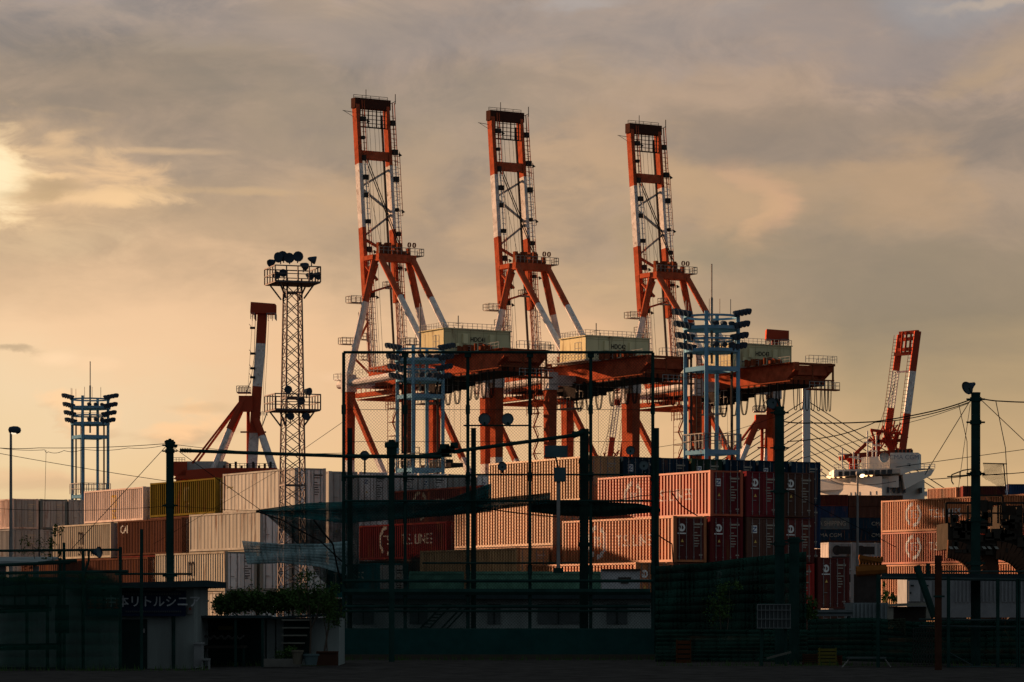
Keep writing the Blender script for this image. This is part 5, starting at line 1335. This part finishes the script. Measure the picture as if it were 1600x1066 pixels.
text_on('中本リトルシニア', .34, Q(239, 941, 85.66), (1, 0, 0), (0, 0, 1), LWD, bd, sx=.98, bold=.006)
text_on('東京', .42, Q(154, 943, 85.66), (1, 0, 0), (0, 0, 1), LETR, bd, sx=.01) if False else None
m = MB(); r = random.Random(8)
for k in range(4):
    a = Q(137 + k * 13.5, 951, 85.66)
    for j in range(3): m.box(a.x, a.x + .17, 85.65, 85.66, a.z + j * .10, a.z + j * .10 + .045)
    m.box(a.x + .06, a.x + .10, 85.64, 85.65, a.z, a.z + .27)
m.build('emblem', LETR, bd)
m = MB()
for k in range(26):
    a = Q(196 + k * 3.4, 957, 85.66); m.box(a.x, a.x + .04, 85.65, 85.66, a.z, a.z + .05)
    a = Q(180 + k * 4.0, 930, 85.66); m.box(a.x, a.x + .045, 85.65, 85.66, a.z, a.z + .06)
m.build('small_lettering', mat('dim_letters', (.06, .065, .07), .8), bd)
# left shed
t = thing('shed', 'low grey shed behind pipe frame at lower left edge', 'shed', (0, 0, 0))
m = MB(); bx3(m, -60, 88, 916, 1048, 88, 5); m.build('wall', WALLG, t)
m = MB(); bx3(m, -80, 110, 902, 916, 87.4, 6.5); m.build('roof', ROOFD, t)
m = MB(); bx3(m, 4, 70, 926, 945, 87.95, .06); m.build('window', mat('pale_pane', (.16, .17, .17), .5), t)
m = MB()
for px in (22, 42, 60): bx3(m, px, px + 1.6, 924, 947, 87.88, .05)
bx3(m, 0, 74, 945, 949, 87.85, .1); m.build('window_bar', DARKW, t)
t = thing('scaffold', 'pipe scaffold frame in front of the lower-left shed', 'frame', (0, 0, 0))
m = MB()
for px, tp in ((-10, 858), (42, 895), (74, 925), (100, 848), (94, 872), (130, 860), (188, 855), (221, 827)):
    a = Q(px, tp, 84); m.tube((a.x, 84, 0), (a.x, 84, a.z), .045, 6)
m.build('upright', GRNST, t)
m = MB()
for (x0, y0, x1, y1, r_) in ((-20, 861, 190, 859, .04), (-20, 896, 200, 893, .05), (60, 880, 120, 876, .05), (-20, 930, 95, 929, .04), (-20, 956, 80, 952, .07), (-20, 1012, 90, 1010, .10), (100, 919, 210, 918, .03), (180, 897, 300, 897, .035), (-20, 884, 110, 879, .05)):
    m.tube(Q(x0, y0, 84), Q(x1, y1, 84), r_, 6)
m.build('crosspipe', GRNST, t)
m = MB(); bx3(m, 86, 106, 945, 990, 83.9, .25); m.build('meter_box', DARKW, t)
cloth('green_net', 'dark net hung over the pipe scaffold, lower left', [(-20, 898), (100, 893), (186, 896)], [(-20, 1046), (100, 1046), (190, 1044)], 83.4, netmat('left_net', (.010, .040, .030), .48, 1.0), seed=16, amp=.08)
horn(154, 863, 83.2, (1, -.45, .05), .15, 'small horn lamp on the pipe frame at lower left', [(-.1, 0, 0), (-.26, .02, .06), (-.27, .02, -.25), (-.38, .02, -.55)])
t = thing('roof_sheet', 'pale corrugated roof sheet at lower left edge', 'roof', (0, 0, 0))
m = MB(); a = Q(-30, 884, 110); b = Q(66, 876, 110); m.hexa([(a.x, 110, a.z), (b.x, 110, a.z + .05), (b.x, 114, a.z + .3), (a.x, 114, a.z + .3), (a.x, 110, b.z), (b.x, 110, b.z - .05), (b.x, 114, b.z + .2), (a.x, 114, b.z + .2)])
m.box(a.x + .5, a.x + .7, 111, 111.2, 0, a.z); m.box(b.x - .5, b.x - .3, 111, 111.2, 0, a.z); m.build('sheet', mat('roof_pale', (.20, .22, .22), .6), t)
# middle dark lean-to with hedge above
t = thing('lean_to', 'open dark lean-to between the two sheds', 'shelter', (0, 0, 0))
m = MB(); bx3(m, 304, 412, 962, 966, 88, 3); m.build('roof', ROOFD, t)
m = MB(); bx3(m, 304, 412, 964, 1042, 91, .1); m.build('wall', DARKW, t)
m = MB()
for px in (306, 366, 408): a = Q(px, 0, 88.1); m.box(a.x, a.x + .07, 88.1, 88.17, 0, Q(0, 965, 88).z)
m.build('upright', GRNST, t)
t = thing('workbench', 'dark workbench inside the open lean-to', 'bench', (0, 0, 0))
m = MB(); bx3(m, 316, 382, 1009, 1013, 88.8, .9); m.build('top', mat('bench_wood', (.03, .028, .024), .9), t)
for px in (317, 379):
    m = MB(); a = Q(px, 0, 88.85); m.box(a.x, a.x + .06, 88.85, 88.91, 0, Q(0, 1012, 88.8).z); m.build('leg', GRNST, t)
tag((lambda m: (bx3(m, 341, 364, 978, 984, 89.5, .1), m.build('wall_plaque', mat('plaque', (.07, .055, .022), .8)))[1])(MB()), 'small yellowish plaque hanging in the lean-to', 'plaque')
m = MB(); r = random.Random(4)
for k in range(34): a = Q(314 + k * 2, 996 + 2 * math.sin(k * 1.1), 89); m.lathe([(-.03, .02), (0, .04), (.03, .02)], a, (0, 0, 1), 6)
tag(m.build('ball_row', mat('ball', (.08, .08, .075), .8)), 'row of pale balls on a shelf in the lean-to', 'balls')
# white bits beside shed
t = thing('plastic_chest', 'white plastic chest standing against the shed side', 'chest', (0, 0, 0))
m = MB(); bx3(m, 303, 315, 1007, 1042, 85.6, .6); m.build('body', mat('white_plastic', (.14, .145, .145), .6), t)
m = MB(); bx3(m, 302, 316, 1004, 1007, 85.55, .7); m.build('lid', mat('white_plastic2', (.17, .175, .175), .6), t)
t = thing('bucket', 'low white stool beside the plastic chest', 'stool', (0, 0, 0)); t.name = 'stool'
m = MB(); bx3(m, 314, 327, 1029, 1032, 85.2, .35); m.build('seat', MATS['white_plastic'], t)
for px in (315, 325): m = MB(); a = Q(px, 0, 85.25); m.box(a.x, a.x + .04, 85.25, 85.5, 0, Q(0, 1032, 85.2).z); m.build('leg', MATS['white_plastic'], t)
# garden shed
t = thing('shed', 'small pale shed with shelves behind potted plants', 'shed', (0, 0, 0))
m = MB(); bx3(m, 408, 530, 966, 1040, 91, 3); m.build('wall', WALLG, t)
m = MB(); m.hexa([Q(404, 968, 90.5), Q(534, 962, 90.5), Q(534, 962, 94), Q(404, 968, 94), Q(404, 965, 90.5), Q(534, 958, 90.5), Q(534, 958, 94), Q(404, 965, 94)]); m.build('roof', ROOFD, t)
m = MB()
for px in (415, 430): bx3(m, px, px + 1.5, 968, 1038, 90.93, .05)
m.build('wall_seam', DARKW, t)
t = thing('shelf', 'rack of pale shelves in front of the small shed', 'shelf', (0, 0, 0))
m = MB(); bx3(m, 443, 485, 970, 1030, 90.6, .05); m.build('back', DARKW, t)
for py in (968, 980, 992, 1004):
    m = MB(); bx3(m, 440, 486 - (py - 968) * .3, py, py + 2.2, 90.2, .4); m.build('board', mat('shelf_pale', (.13, .13, .11), .8), t)
for (px, py, wpx, hpx, lab, mm) in ((474, 1022, 24, 17, 'pale blue-grey plant pot at the front', 'pot_blue'), (456, 1016, 18, 14, 'small buff plant pot on the kerb', 'pot_buff')):
    t = thing('plant_pot', lab, 'pot', Q(px + wpx / 2, 0, 86) * 1.0, 0, 'plant pots by the small shed'); t.location.z = 0
    zz = max(0.0, Q(0, py + hpx, 86).z); hh_ = Q(0, py, 86).z; rr = wpx / 2 / F * 86
    if mm == 'pot_buff': zz = .12
    m = MB(); m.lathe([(zz, rr * .72), (hh_ - .05, rr * .95), (hh_ - .05, rr * 1.08), (hh_, rr * 1.08), (hh_, rr * .9), (hh_ - .06, .01)], (0, 0, 0), (0, 0, 1), 16); m.lathe([(zz, .01), (zz, rr * .72)], (0, 0, 0), (0, 0, 1), 16)
    m.build('pot', mat(mm, (.06, .09, .095) if mm == 'pot_blue' else (.09, .08, .06), .7), t)
t = thing('planter', 'brown planter box behind the pots', 'planter', (0, 0, 0)); m = MB(); bx3(m, 494, 527, 1020, 1040, 88, .5); m.build('box', mat('planter_brown', (.045, .022, .015), .9), t)
m = MB(); bx3(m, 494, 527, 1018, 1020, 87.95, .6); m.build('rim', mat('planter_brown', (.045, .022, .015), .9), t)
t = thing('garden_kerb', 'low concrete kerb under the potted plants', 'kerb', (0, 0, 0)); m = MB(); bx3(m, 412, 468, 1030, 1042, 87, .4); m.build('block', CONC, t)

# vegetation
def leaves(m, cx, cy, cz, rx, ry, rz_, n, size, seed=1, clump=5):
    r = random.Random(seed)
    cl = []
    for i in range(max(3, n // 60)):
        while True:
            v = Vector((r.uniform(-1, 1), r.uniform(-1, 1), r.uniform(-1, 1)))
            if v.length < 1: break
        cl.append((v, r.uniform(.18, .42)))
    for i in range(n):
        c_, cr_ = cl[r.randrange(len(cl))]
        v = Vector((r.gauss(0, 1), r.gauss(0, 1), r.gauss(0, 1))) * cr_ * .6 + c_ * .85
        o = Vector((cx + v.x * rx, cy + v.y * ry, cz + v.z * rz_))
        a = Vector((r.gauss(0, 1), r.gauss(0, 1), r.gauss(0, 1))).normalized(); b = a.cross(Vector((r.gauss(0, 1), r.gauss(0, 1), r.gauss(0, 1)))).normalized()
        s_ = size * r.uniform(.6, 1.4); m.face([o - a * s_, o + b * s_ * .45, o + a * s_, o - b * s_ * .45])
def plant(label, name, cat, px, D, base, blobs, size, stems, seed, group=None):
    t = thing(name, label, cat, (Q(px, 0, D).x, D, 0), 0, group)
    m = MB()
    for k, (bx_, by_, rx, rz_, n) in enumerate(blobs):
        a = Q(bx_, by_, D); leaves(m, a.x - t.location.x, 0, a.z, rx, .4 * rx + .2, rz_, n, size, seed + k)
    m.build('foliage', LEAF, t)
    m = MB()
    for (x0, y0, x1, y1, r_) in stems:
        a, b = Q(x0, y0, D), Q(x1, y1, D); mid = a.lerp(b, .5) + Vector((.06, .02, 0))
        o = Vector((t.location.x, D, 0)); m.tube(a - o, mid - o, r_, 6, r_ * .8); m.tube(mid - o, b - o, r_ * .8, 6, r_ * .45)
    m.build('stem', BARK, t)
    return t
plant('long dark hedge growing above the lean-to and small shed', 'hedge', 'hedge', 430, 93, 0,
      [(350, 944, .42, .34, 2200), (372, 940, .5, .36, 2600), (398, 938, .55, .36, 2600), (425, 941, .55, .34, 2600), (452, 938, .55, .36, 2600), (478, 940, .5, .38, 2400), (500, 944, .5, .42, 2200)], .05, [(400, 1040, 400, 950, .04), (450, 1040, 450, 950, .04), (350, 1040, 350, 950, .04)], 21)
plant('small tree with thin crossing stems beside the cage', 'small_tree', 'tree', 500, 90, 0,
      [(480, 915, .45, .45, 700), (505, 930, .5, .6, 1100), (520, 955, .35, .5, 800), (470, 945, .35, .3, 400)], .04,
      [(484, 1035, 481, 925, .028), (484, 990, 500, 930, .02), (505, 1030, 515, 930, .03), (512, 1030, 500, 940, .02), (484, 960, 462, 935, .015), (481, 930, 470, 895, .012), (481, 930, 492, 890, .012), (500, 930, 512, 888, .012), (512, 930, 522, 900, .010), (470, 940, 452, 905, .010), (492, 905, 500, 880, .008)], 31)
plant('climbing vine with light leaves over cream container, far left', 'vine', 'vine', 88, 112, 0,
      [(82, 835, .28, .45, 150), (86, 858, .30, .5, 150), (95, 832, .12, .3, 50), (80, 875, .3, .3, 120), (62, 870, .8, .5, 160), (48, 850, .5, .5, 90)], .05,
      [(84, 985, 80, 830, .02), (84, 985, 92, 850, .018), (70, 985, 50, 850, .02), (84, 950, 98, 826, .012)], 41)
plant('bush with yellowish leaves beside the short thick pole', 'bush', 'bush', 1265, 100, 0, [(1262, 950, .4, .35, 700), (1272, 958, .3, .3, 400), (1252, 960, .3, .3, 300)], .045, [(1264, 1030, 1262, 950, .025), (1266, 1030, 1272, 955, .02)], 51)
plant('leafy vine against the lit stripes at lower right', 'bush', 'bush', 1390, 130, 0, [(1386, 935, .35, .4, 260), (1400, 940, .5, .25, 260), (1381, 925, .15, .4, 90), (1409, 938, .2, .3, 100)], .06, [(1390, 990, 1388, 925, .02), (1390, 990, 1404, 935, .02)], 61)
plant('low dark shrub under the shelves', 'shrub', 'shrub', 455, 88.5, 0, [(455, 1018, .35, .2, 500), (438, 1024, .25, .15, 300)], .03, [(455, 1036, 455, 1018, .01)], 71)
plant('dark climbing shrub in front of the curtain net', 'shrub', 'shrub', 1130, 97, 0, [(1120, 950, .5, .7, 500), (1140, 920, .4, .5, 300)], .05, [(1125, 1030, 1122, 930, .02), (1130, 1030, 1140, 915, .02)], 81)
plant('rooftop creeper on the lower-left shed', 'creeper', 'plant', 50, 87, 0, [(20, 905, .7, .12, 350), (60, 908, .7, .12, 350), (140, 905, .5, .15, 250)], .04, [(20, 915, 60, 908, .01)], 91)

r = random.Random(77); m = MB()
for k in range(900):
    px = r.uniform(-20, 1620); D_ = 84 if px < 330 else (100.5 if 520 < px < 1025 else 91); x = Q(px, 0, D_).x; y = D_ - r.uniform(0.1, 1.6); h_ = r.uniform(.04, .22)
    m.face([(x - .012, y, .0), (x + .012, y, .0), (x + r.uniform(-.07, .07), y, h_)])
tag(m.build('weeds', LEAF), 'sparse weeds growing along the foot of the fences', 'weeds', kind='stuff')
# things behind the cage: green lorries, low building
def lorry(px0, px1, py0, py1, D, label, mm, seed):
    t = thing('lorry', label, 'lorry', (0, 0, 0), 0, 'lorries parked behind the cage')
    a, b = Q(px0, py1, D), Q(px1, py0, D)
    m = MB(); m.box(a.x, b.x, D, D + 2.4, 1.3, b.z); bd = m.build('cargo_body', mm, t)
    m = MB(); n = max(3, int((b.x - a.x) / .9))
    for i in range(n + 1): x = a.x + (b.x - a.x) * i / n; m.box(x - .03, x + .03, D - .05, D, 1.3, b.z - .03)
    m.box(a.x, b.x, D - .06, D, b.z - .12, b.z - .02); m.build('side_rib', mm, bd)
    m = MB(); m.box(a.x, b.x, D + .2, D + 2.2, .95, 1.28); m.build('chassis', DARKST, t)
    for x in (a.x + 1, a.x + 2.1, b.x - 1.2):
        m = MB(); m.lathe([(-.14, .01), (-.14, .46), (.14, .46), (.14, .01)], (x, D + .2, .47), (0, 1, 0), 16); m.build('wheel', DARKST, t)
    return t
lorry(640, 724, 893, 960, 150, 'green covered lorry body left of two behind the cage', mat('lorry_green', (.075, .17, .12), .7, var=.35), 1)
lorry(732, 938, 893, 960, 151, 'long green lorry body right of two behind the cage', mat('lorry_green', (.075, .17, .12), .7, var=.35), 2)
t = thing('white_cargo_box', 'pale cargo box with small dark marking behind cage right', 'box', (0, 0, 0))
m = MB(); bx3(m, 941, 1000, 890, 985, 140, 2.4); m.build('body', mat('box_pale', (.32, .32, .33), .7, var=.3), t)
m = MB(); bx3(m, 966, 986, 902, 905, 139.96, .05); bx3(m, 970, 982, 909, 912, 139.96, .05); bx3(m, 940, 1001, 889, 892, 139.9, .1); m.build('marking', LETD, t)
t = thing('low_building', 'long low pale building seen through the cage', 'building', (0, 0, 0))
m = MB(); bx3(m, 540, 1052, 936, 1030, 118, 5); m.build('wall', WALLG, t)
m = MB(); bx3(m, 535, 1056, 926, 936, 117.4, 6.2); m.build('roof', ROOFD, t)
for (x0, x1) in ((551, 584), (640, 668), (762, 782), (840, 905), (948, 980)):
    m = MB(); bx3(m, x0, x1, 944, 975, 117.95, .05); w_ = m.build('window', mat('dim_pane', (.06, .07, .07), .5), t)
    m = MB(); bx3(m, (x0 + x1) / 2 - .8, (x0 + x1) / 2 + .8, 944, 975, 117.90, .05); m.build('mullion', DARKW, w_)
t = thing('stair', 'open steel stair inside the cage, seen from the side', 'stair', (0, 0, 0))
m = MB()
for dx in (0, 14, 33, 42): m.tube(Q(655 + dx, 984, 108), Q(692 + dx, 945, 108), .035, 6)
m.build('stringer', GRNST, t)
m = MB()
for i in range(8): a = Q(657 + i * 4.8, 981 - i * 5, 108); m.box(a.x, a.x + .3, 108, 108.6, a.z, a.z + .04)
m.build('tread', GRNST, t)
t = thing('equipment_cabinet', 'grey cabinet standing by the right cage post', 'cabinet', (0, 0, 0))
m = MB(); bx3(m, 1024, 1054, 936, 1010, 103, 1); m.build('body', mat('cab_grey', (.06, .068, .07), .8), t)
m = MB(); bx3(m, 1024, 1032, 952, 977, 102.9, .1); m.build('door', mat('cab_pale', (.085, .095, .095), .8), t)

# right foreground
t = thing('scoreboard', 'pale grid scoreboard on a dark stand, right of centre', 'scoreboard', (0, 0, 0))
m = MB(); bx3(m, 1183, 1236, 944, 982, 90, .1); m.build('board', mat('score_grey', (.05, .058, .06), .8), t)
m = MB()
for i in range(9): bx3(m, 1183 + i * 6.4, 1184 + i * 6.4, 944, 982, 89.94, .05)
for py in (944, 953, 967, 981): bx3(m, 1183, 1236, py, py + 1, 89.9, .04)
m.build('grid', mat('score_line', (.12, .13, .13), .8), t)
m = MB()
for px in (1190, 1228): a = Q(px, 0, 90.1); m.tube((a.x, 90.15, 0), (a.x, 90.15, Q(0, 980, 90).z), .05, 6)
m.build('leg', GRNST, t)
t = thing('timber_plank', 'pale plank leaning low by the scoreboard', 'plank', (0, 0, 0)); m = MB(); m.bar(Q(1198, 1029, 88), Q(1236, 1019, 88), .10, .06); m.build('plank', mat('plank', (.07, .07, .06), .9), t)
def crate(px0, px1, py0, py1, D, label, col):
    t = thing('crate', label, 'crate', (0, 0, 0), 0, 'crates on the ground by the screens')
    mm = mat('crate_' + label.split()[0], col, .8)
    a, b = Q(px0, py1, D), Q(px1, py0, D); z0 = 0.0; z1 = b.z; n = 5
    m = MB()
    for i in range(n):
        zz = z0 + (z1 - z0) * i / n; m.box(a.x, b.x, D, D + .03, zz, zz + (z1 - z0) / n * .72); m.box(a.x, a.x + .03, D + .03, D + .4, zz, zz + (z1 - z0) / n * .72); m.box(b.x - .03, b.x, D + .03, D + .4, zz, zz + (z1 - z0) / n * .72)
    m.build('slats', mm, t)
    m = MB(); m.box(a.x + .031, b.x - .031, D + .035, D + .38, z0 + .02, z1 - .05); m.build('contents', DARKW, t)
    m = MB(); [m.box(x, x + .03, D - .02, D - .001, z0, z1) for x in (a.x, b.x - .03)]; m.build('corner_post', mm, t)
crate(1057, 1080, 999, 1033, 95, 'brown slatted crate right of the cage', (.06, .022, .010))
crate(1255, 1278, 1021, 1035, 92, 'reddish low crate left of the yellow one', (.05, .025, .015))
crate(1280, 1307, 1012, 1037, 91, 'yellow slatted crate by the right windscreen', (.10, .085, .02))
crate(1307, 1316, 1024, 1037, 91.4, 'rusty little crate touching the yellow one', (.07, .02, .01))
t = thing('low_table', 'low folding table in front of the right windscreen', 'table', (0, 0, 0))
m = MB(); bx3(m, 1325, 1385, 1027, 1029.5, 88, .6); m.build('top', mat('table_top', (.05, .06, .06), .8), t)
for (x0, x1) in ((1328, 1316), (1382, 1392)):
    m = MB(); m.tube(Q(x0, 1029, 88.2), Q(x1, 1043, 88.2), .02, 5); m.tube(Q(x0, 1029, 88.5), Q(x1, 1043, 88.5), .02, 5); m.build('leg', GALV, t)
# pipe rack / roof structure on the right
t = thing('pipe_rack', 'long dark pipe rack roof across the lower right', 'frame', (0, 0, 0))
m = MB(); m.hexa([Q(1377, 903, 88), Q(1640, 906, 88), Q(1640, 906, 92), Q(1377, 903, 92), Q(1377, 896, 88), Q(1640, 897, 88), Q(1640, 897, 92), Q(1377, 896, 92)]); m.build('roof', ROOFD, t)
m = MB()
for (x0, y0, x1, y1, r_) in ((1372, 903, 1640, 907, .05), (1470, 893, 1640, 893, .03), (1436, 968, 1640, 970, .035), (1436, 978, 1640, 981, .035), (1480, 1042, 1640, 1042, .03), (1480, 1018, 1520, 1040, .02)):
    m.tube(Q(x0, y0, 87.8), Q(x1, y1, 87.8), r_, 6)
m.build('crosspipe', GRNST if False else mat('pipe_dim', (.03, .045, .045), .7), t)
m = MB()
for px, tp in ((1372, 898), (1482, 900), (1559, 905), (1590, 905), (1592, 905)): a = Q(px, tp, 87.6); m.tube((a.x, 87.6, 0), (a.x, 87.6, a.z), .05, 6)
m.tube(Q(1432, 884, 87.4), Q(1460, 965, 87.4), .10, 6); m.tube(Q(1450, 880, 87.4), Q(1450, 900, 87.4), .06, 6)
m.build('upright', GRNST, t)
t = thing('office_trailer', 'pale corrugated office trailer under the pipe rack', 'trailer', (0, 0, 0))
m = MB(); bx3(m, 1417, 1640, 904, 965, 122, 3); m.build('body', mat('trailer_pale', (.14, .15, .16), .7, var=.2), t)
m = MB()
for i in range(24): bx3(m, 1493 + i * 6, 1495.5 + i * 6, 906, 941, 121.95, .05)
m.build('rib', MATS['trailer_pale'], t)
for (x0, x1) in ((1420, 1438), (1443, 1456)):
    m = MB(); bx3(m, x0, x1, 908, 940, 121.9, .08); d_ = m.build('door', mat('trailer_door', (.20, .21, .22), .6), t)
    m = MB(); bx3(m, x0 + 3, x0 + 8, 914, 916, 121.85, .04); bx3(m, x0 + 2, x0 + 4, 925, 928, 121.85, .04); m.build('handle', DARKW, d_)
t = thing('canopy', 'cream fascia canopy in front of the office trailer', 'canopy', (0, 0, 0))
m = MB(); m.hexa([Q(1388, 948, 99), Q(1455, 946, 99), Q(1455, 946, 103), Q(1388, 948, 103), Q(1388, 944, 99), Q(1455, 941, 99), Q(1455, 941, 103), Q(1388, 944, 103)]); m.build('fascia', mat('fascia', (.16, .15, .125), .8), t)
m = MB(); bx3(m, 1388, 1396, 948, 968, 99.1, .3); bx3(m, 1447, 1453, 948, 968, 99.1, .3); m.build('pillar', MATS['fascia'], t)
m = MB(); bx3(m, 1396, 1447, 948, 990, 102, .1); m.build('back_wall', mat('fascia_dark', (.05, .04, .035), .8), t)
t = thing('storage_box', 'ribbed grey-blue storage box behind the right screen', 'box', (0, 0, 0))
m = MB(); bx3(m, 1332, 1388, 942, 1000, 106, 2.4); m.build('body', mat('store_grey', (.13, .15, .155), .7), t)
m = MB()
for i in range(9): bx3(m, 1333 + i * 6.2, 1335.5 + i * 6.2, 943, 990, 105.94, .06)
m.build('rib', MATS['store_grey'], t)
t = thing('flat_cart', 'long pale flat panel lying behind the right screen', 'panel', (0, 0, 0)); t.name = 'stacked_panels'
m = MB(); bx3(m, 1268, 1332, 953, 963, 104, 1); m.build('panel', mat('panel_pale', (.10, .115, .12), .7), t)
m = MB(); bx3(m, 1268, 1332, 957, 958.4, 103.97, .03); m.build('gap', DARKW, t)
for i, px in enumerate((1275, 1325)): m = MB(); bx3(m, px, px + 4, 963, 1030, 104, .3); m.build('leg', DARKW, t)
t = thing('trellis', 'dark lattice panel leaning on the right screen', 'panel', (0, 0, 0))
m = MB()
for i in range(8):
    m.bar(Q(1427 + i * 4.2, 982, 88.6), Q(1427 + i * 4.2, 1040, 88.6), .025); m.bar(Q(1427, 982 + i * 8, 88.6), Q(1458, 982 + i * 8, 88.6), .025)
m.build('grid', mat('lattice_dim', (.03, .03, .028), .8), t)

# yard machine at the right: straddle carrier with railed deck and curved arms
t = thing('yard_carrier', 'dark yard machine with railed deck and curved arms, right edge', 'machine', (0, 0, 0))
YD = 150
m = MB(); bx3(m, 1481, 1530, 817, 858, YD, 4); bx3(m, 1530, 1640, 836, 868, YD, 4); bx3(m, 1562, 1598, 790, 836, YD + .5, 3)
m.build('engine_body', mat('machine_dark', (.028, .024, .02), .6), t)
m = MB(); m.rail([Q(1478, 818, YD), Q(1600, 818, YD)], 1.0, 1.1, .05); m.rail([Q(1530, 803, YD), Q(1566, 803, YD)], .9, .8, .04)
for px in (1480, 1486, 1512, 1536, 1549): m.bar(Q(px, 818, YD), Q(px, 790 + (px % 3) * 6, YD), .10)
m.build('handrail', MATS['machine_dark'], t)
m = MB()
for cx_, cy_, rr in ((1480, 905, 47), (1556, 910, 50)):
    pr = None
    for i in range(13):
        th = R(90 - i * 7.5); a = Q(cx_ + rr * math.cos(th) * 1.05, cy_ - rr * math.sin(th), YD)
        if pr: m.bar(pr, a, .9, .40, up=(0, 1, 0))
        pr = a
    m.bar(pr, Vector((pr.x + .2, YD, 0)), .9, .4, up=(0, 1, 0))
m.build('curved_arm', mat('machine_brown', (.055, .03, .02), .7), t)
m = MB(); bx3(m, 1535, 1560, 865, 905, YD + .2, 2); bx3(m, 1500, 1520, 850, 870, YD + .2, 2); m.build('gearbox', MATS['machine_brown'], t)
m = MB(); r = random.Random(12)
for i in range(60):
    px = 1484 + r.random() * 116; py = 795 + r.random() * 75; a = Q(px, py, YD - .1); m.box(a.x, a.x + .1 + r.random() * .5, YD - .25, YD - .01, a.z, a.z + .1 + r.random() * .4)
m.build('hose', MATS['machine_dark'], t)
m = MB()
for px in (1485, 1493, 1537, 1545, 1556): m.hexa([Q(px, 858, YD - .3), Q(px + 5, 858, YD - .3), Q(px + 5, 858, YD - .26), Q(px, 858, YD - .26), Q(px - 3, 854, YD - .3), Q(px + 2, 854, YD - .3), Q(px + 2, 854, YD - .26), Q(px - 3, 854, YD - .26)])
m.build('warning_stripe', mat('stripe_pale', (.22, .22, .20), .7), t)
for x_ in (1490, 1545, 1600):
    m = MB(); a = Q(x_, 0, YD); m.lathe([(-.3, .01), (-.3, .8), (.3, .8), (.3, .01)], (a.x, YD + .6, .8), (0, 1, 0), 18); m.build('wheel', DARKST, t)
# orange pipe/boom left of right block
t = thing('yellow_boom_lift', 'lowered orange-brown boom with truss beside the right-hand stack', 'machine', (0, 0, 0)); t.name = 'lowered_boom'
m = MB(); m.tube(Q(1338, 893, 180), Q(1385, 890, 180), .30, 8); m.bar(Q(1342, 870, 180), Q(1378, 876, 180), .22); m.bar(Q(1342, 884, 180), Q(1378, 886, 180), .2)
for i in range(7): m.bar(Q(1343 + i * 5, 870, 180), Q(1346 + i * 5, 886, 180), .12); m.bar(Q(1348 + i * 5, 870, 180), Q(1345 + i * 5, 886, 180), .12)
m.build('boom', mat('rust_orange', (.16, .06, .015), .7), t)
m = MB(); m.box(Q(1340, 0, 180).x, Q(1376, 0, 180).x, 180, 182, 0, Q(0, 897, 180).z); m.build('base', DARKST, t)

# off to the left, outside the frame: added unseen blocks, sized to shade the field and lower yard
def occluder(p0, p1, t0, t1, h, label):
    hx, hy = -math.sin(R(SUN_AZ)), math.cos(R(SUN_AZ)); qx, qy = hy, -hx
    def W_(p_, t_): return Vector((p_ * qx + t_ * hx, p_ * qy + t_ * hy, 0))
    t = thing('occluder', label, 'building', W_((p0 + p1) / 2, t0), 0)
    o = t.location.copy(); c = [W_(p0, t0) - o, W_(p1, t0) - o, W_(p1, t1) - o, W_(p0, t1) - o]
    m = MB(); m.hexa([*c, *[v + Vector((0, 0, h)) for v in c]]); m.build('wall', CONC, t)
    ctr = sum(c, Vector()) / 4
    m = MB(); m.hexa([*[ctr + (v - ctr) * 1.03 + Vector((0, 0, h)) for v in c], *[ctr + (v - ctr) * 1.03 + Vector((0, 0, h + .4)) for v in c]]); m.build('roof', ROOFD, t)
    for k in range(8):
        a = c[0].lerp(c[1], .06 + k * .115); b = c[0].lerp(c[1], .12 + k * .115); nrm = (c[0] - c[3]).normalized()
        for z in [2 + 3.4 * j for j in range(int(h // 3.4) - 0)]:
            if z + 1.4 > h: continue
            m = MB(); m.hexa([a, b, b + nrm * .05, a + nrm * .05, a + Vector((0, 0, 1.4)), b + Vector((0, 0, 1.4)), b + nrm * .05 + Vector((0, 0, 1.4)), a + nrm * .05 + Vector((0, 0, 1.4))])
            ww = m.build('window', DARKGL, t); ww.location.z = z
occluder(0, 88, 146, 166, 28, 'tall added concrete warehouse left of the field, outside the picture')
occluder(90, 117, 196, 214, 24, 'lower added concrete warehouse left of the lorries, outside the picture')
occluder(122, 135.5, 238, 252, 13, 'lowest added concrete warehouse left of the container yard, outside the picture')
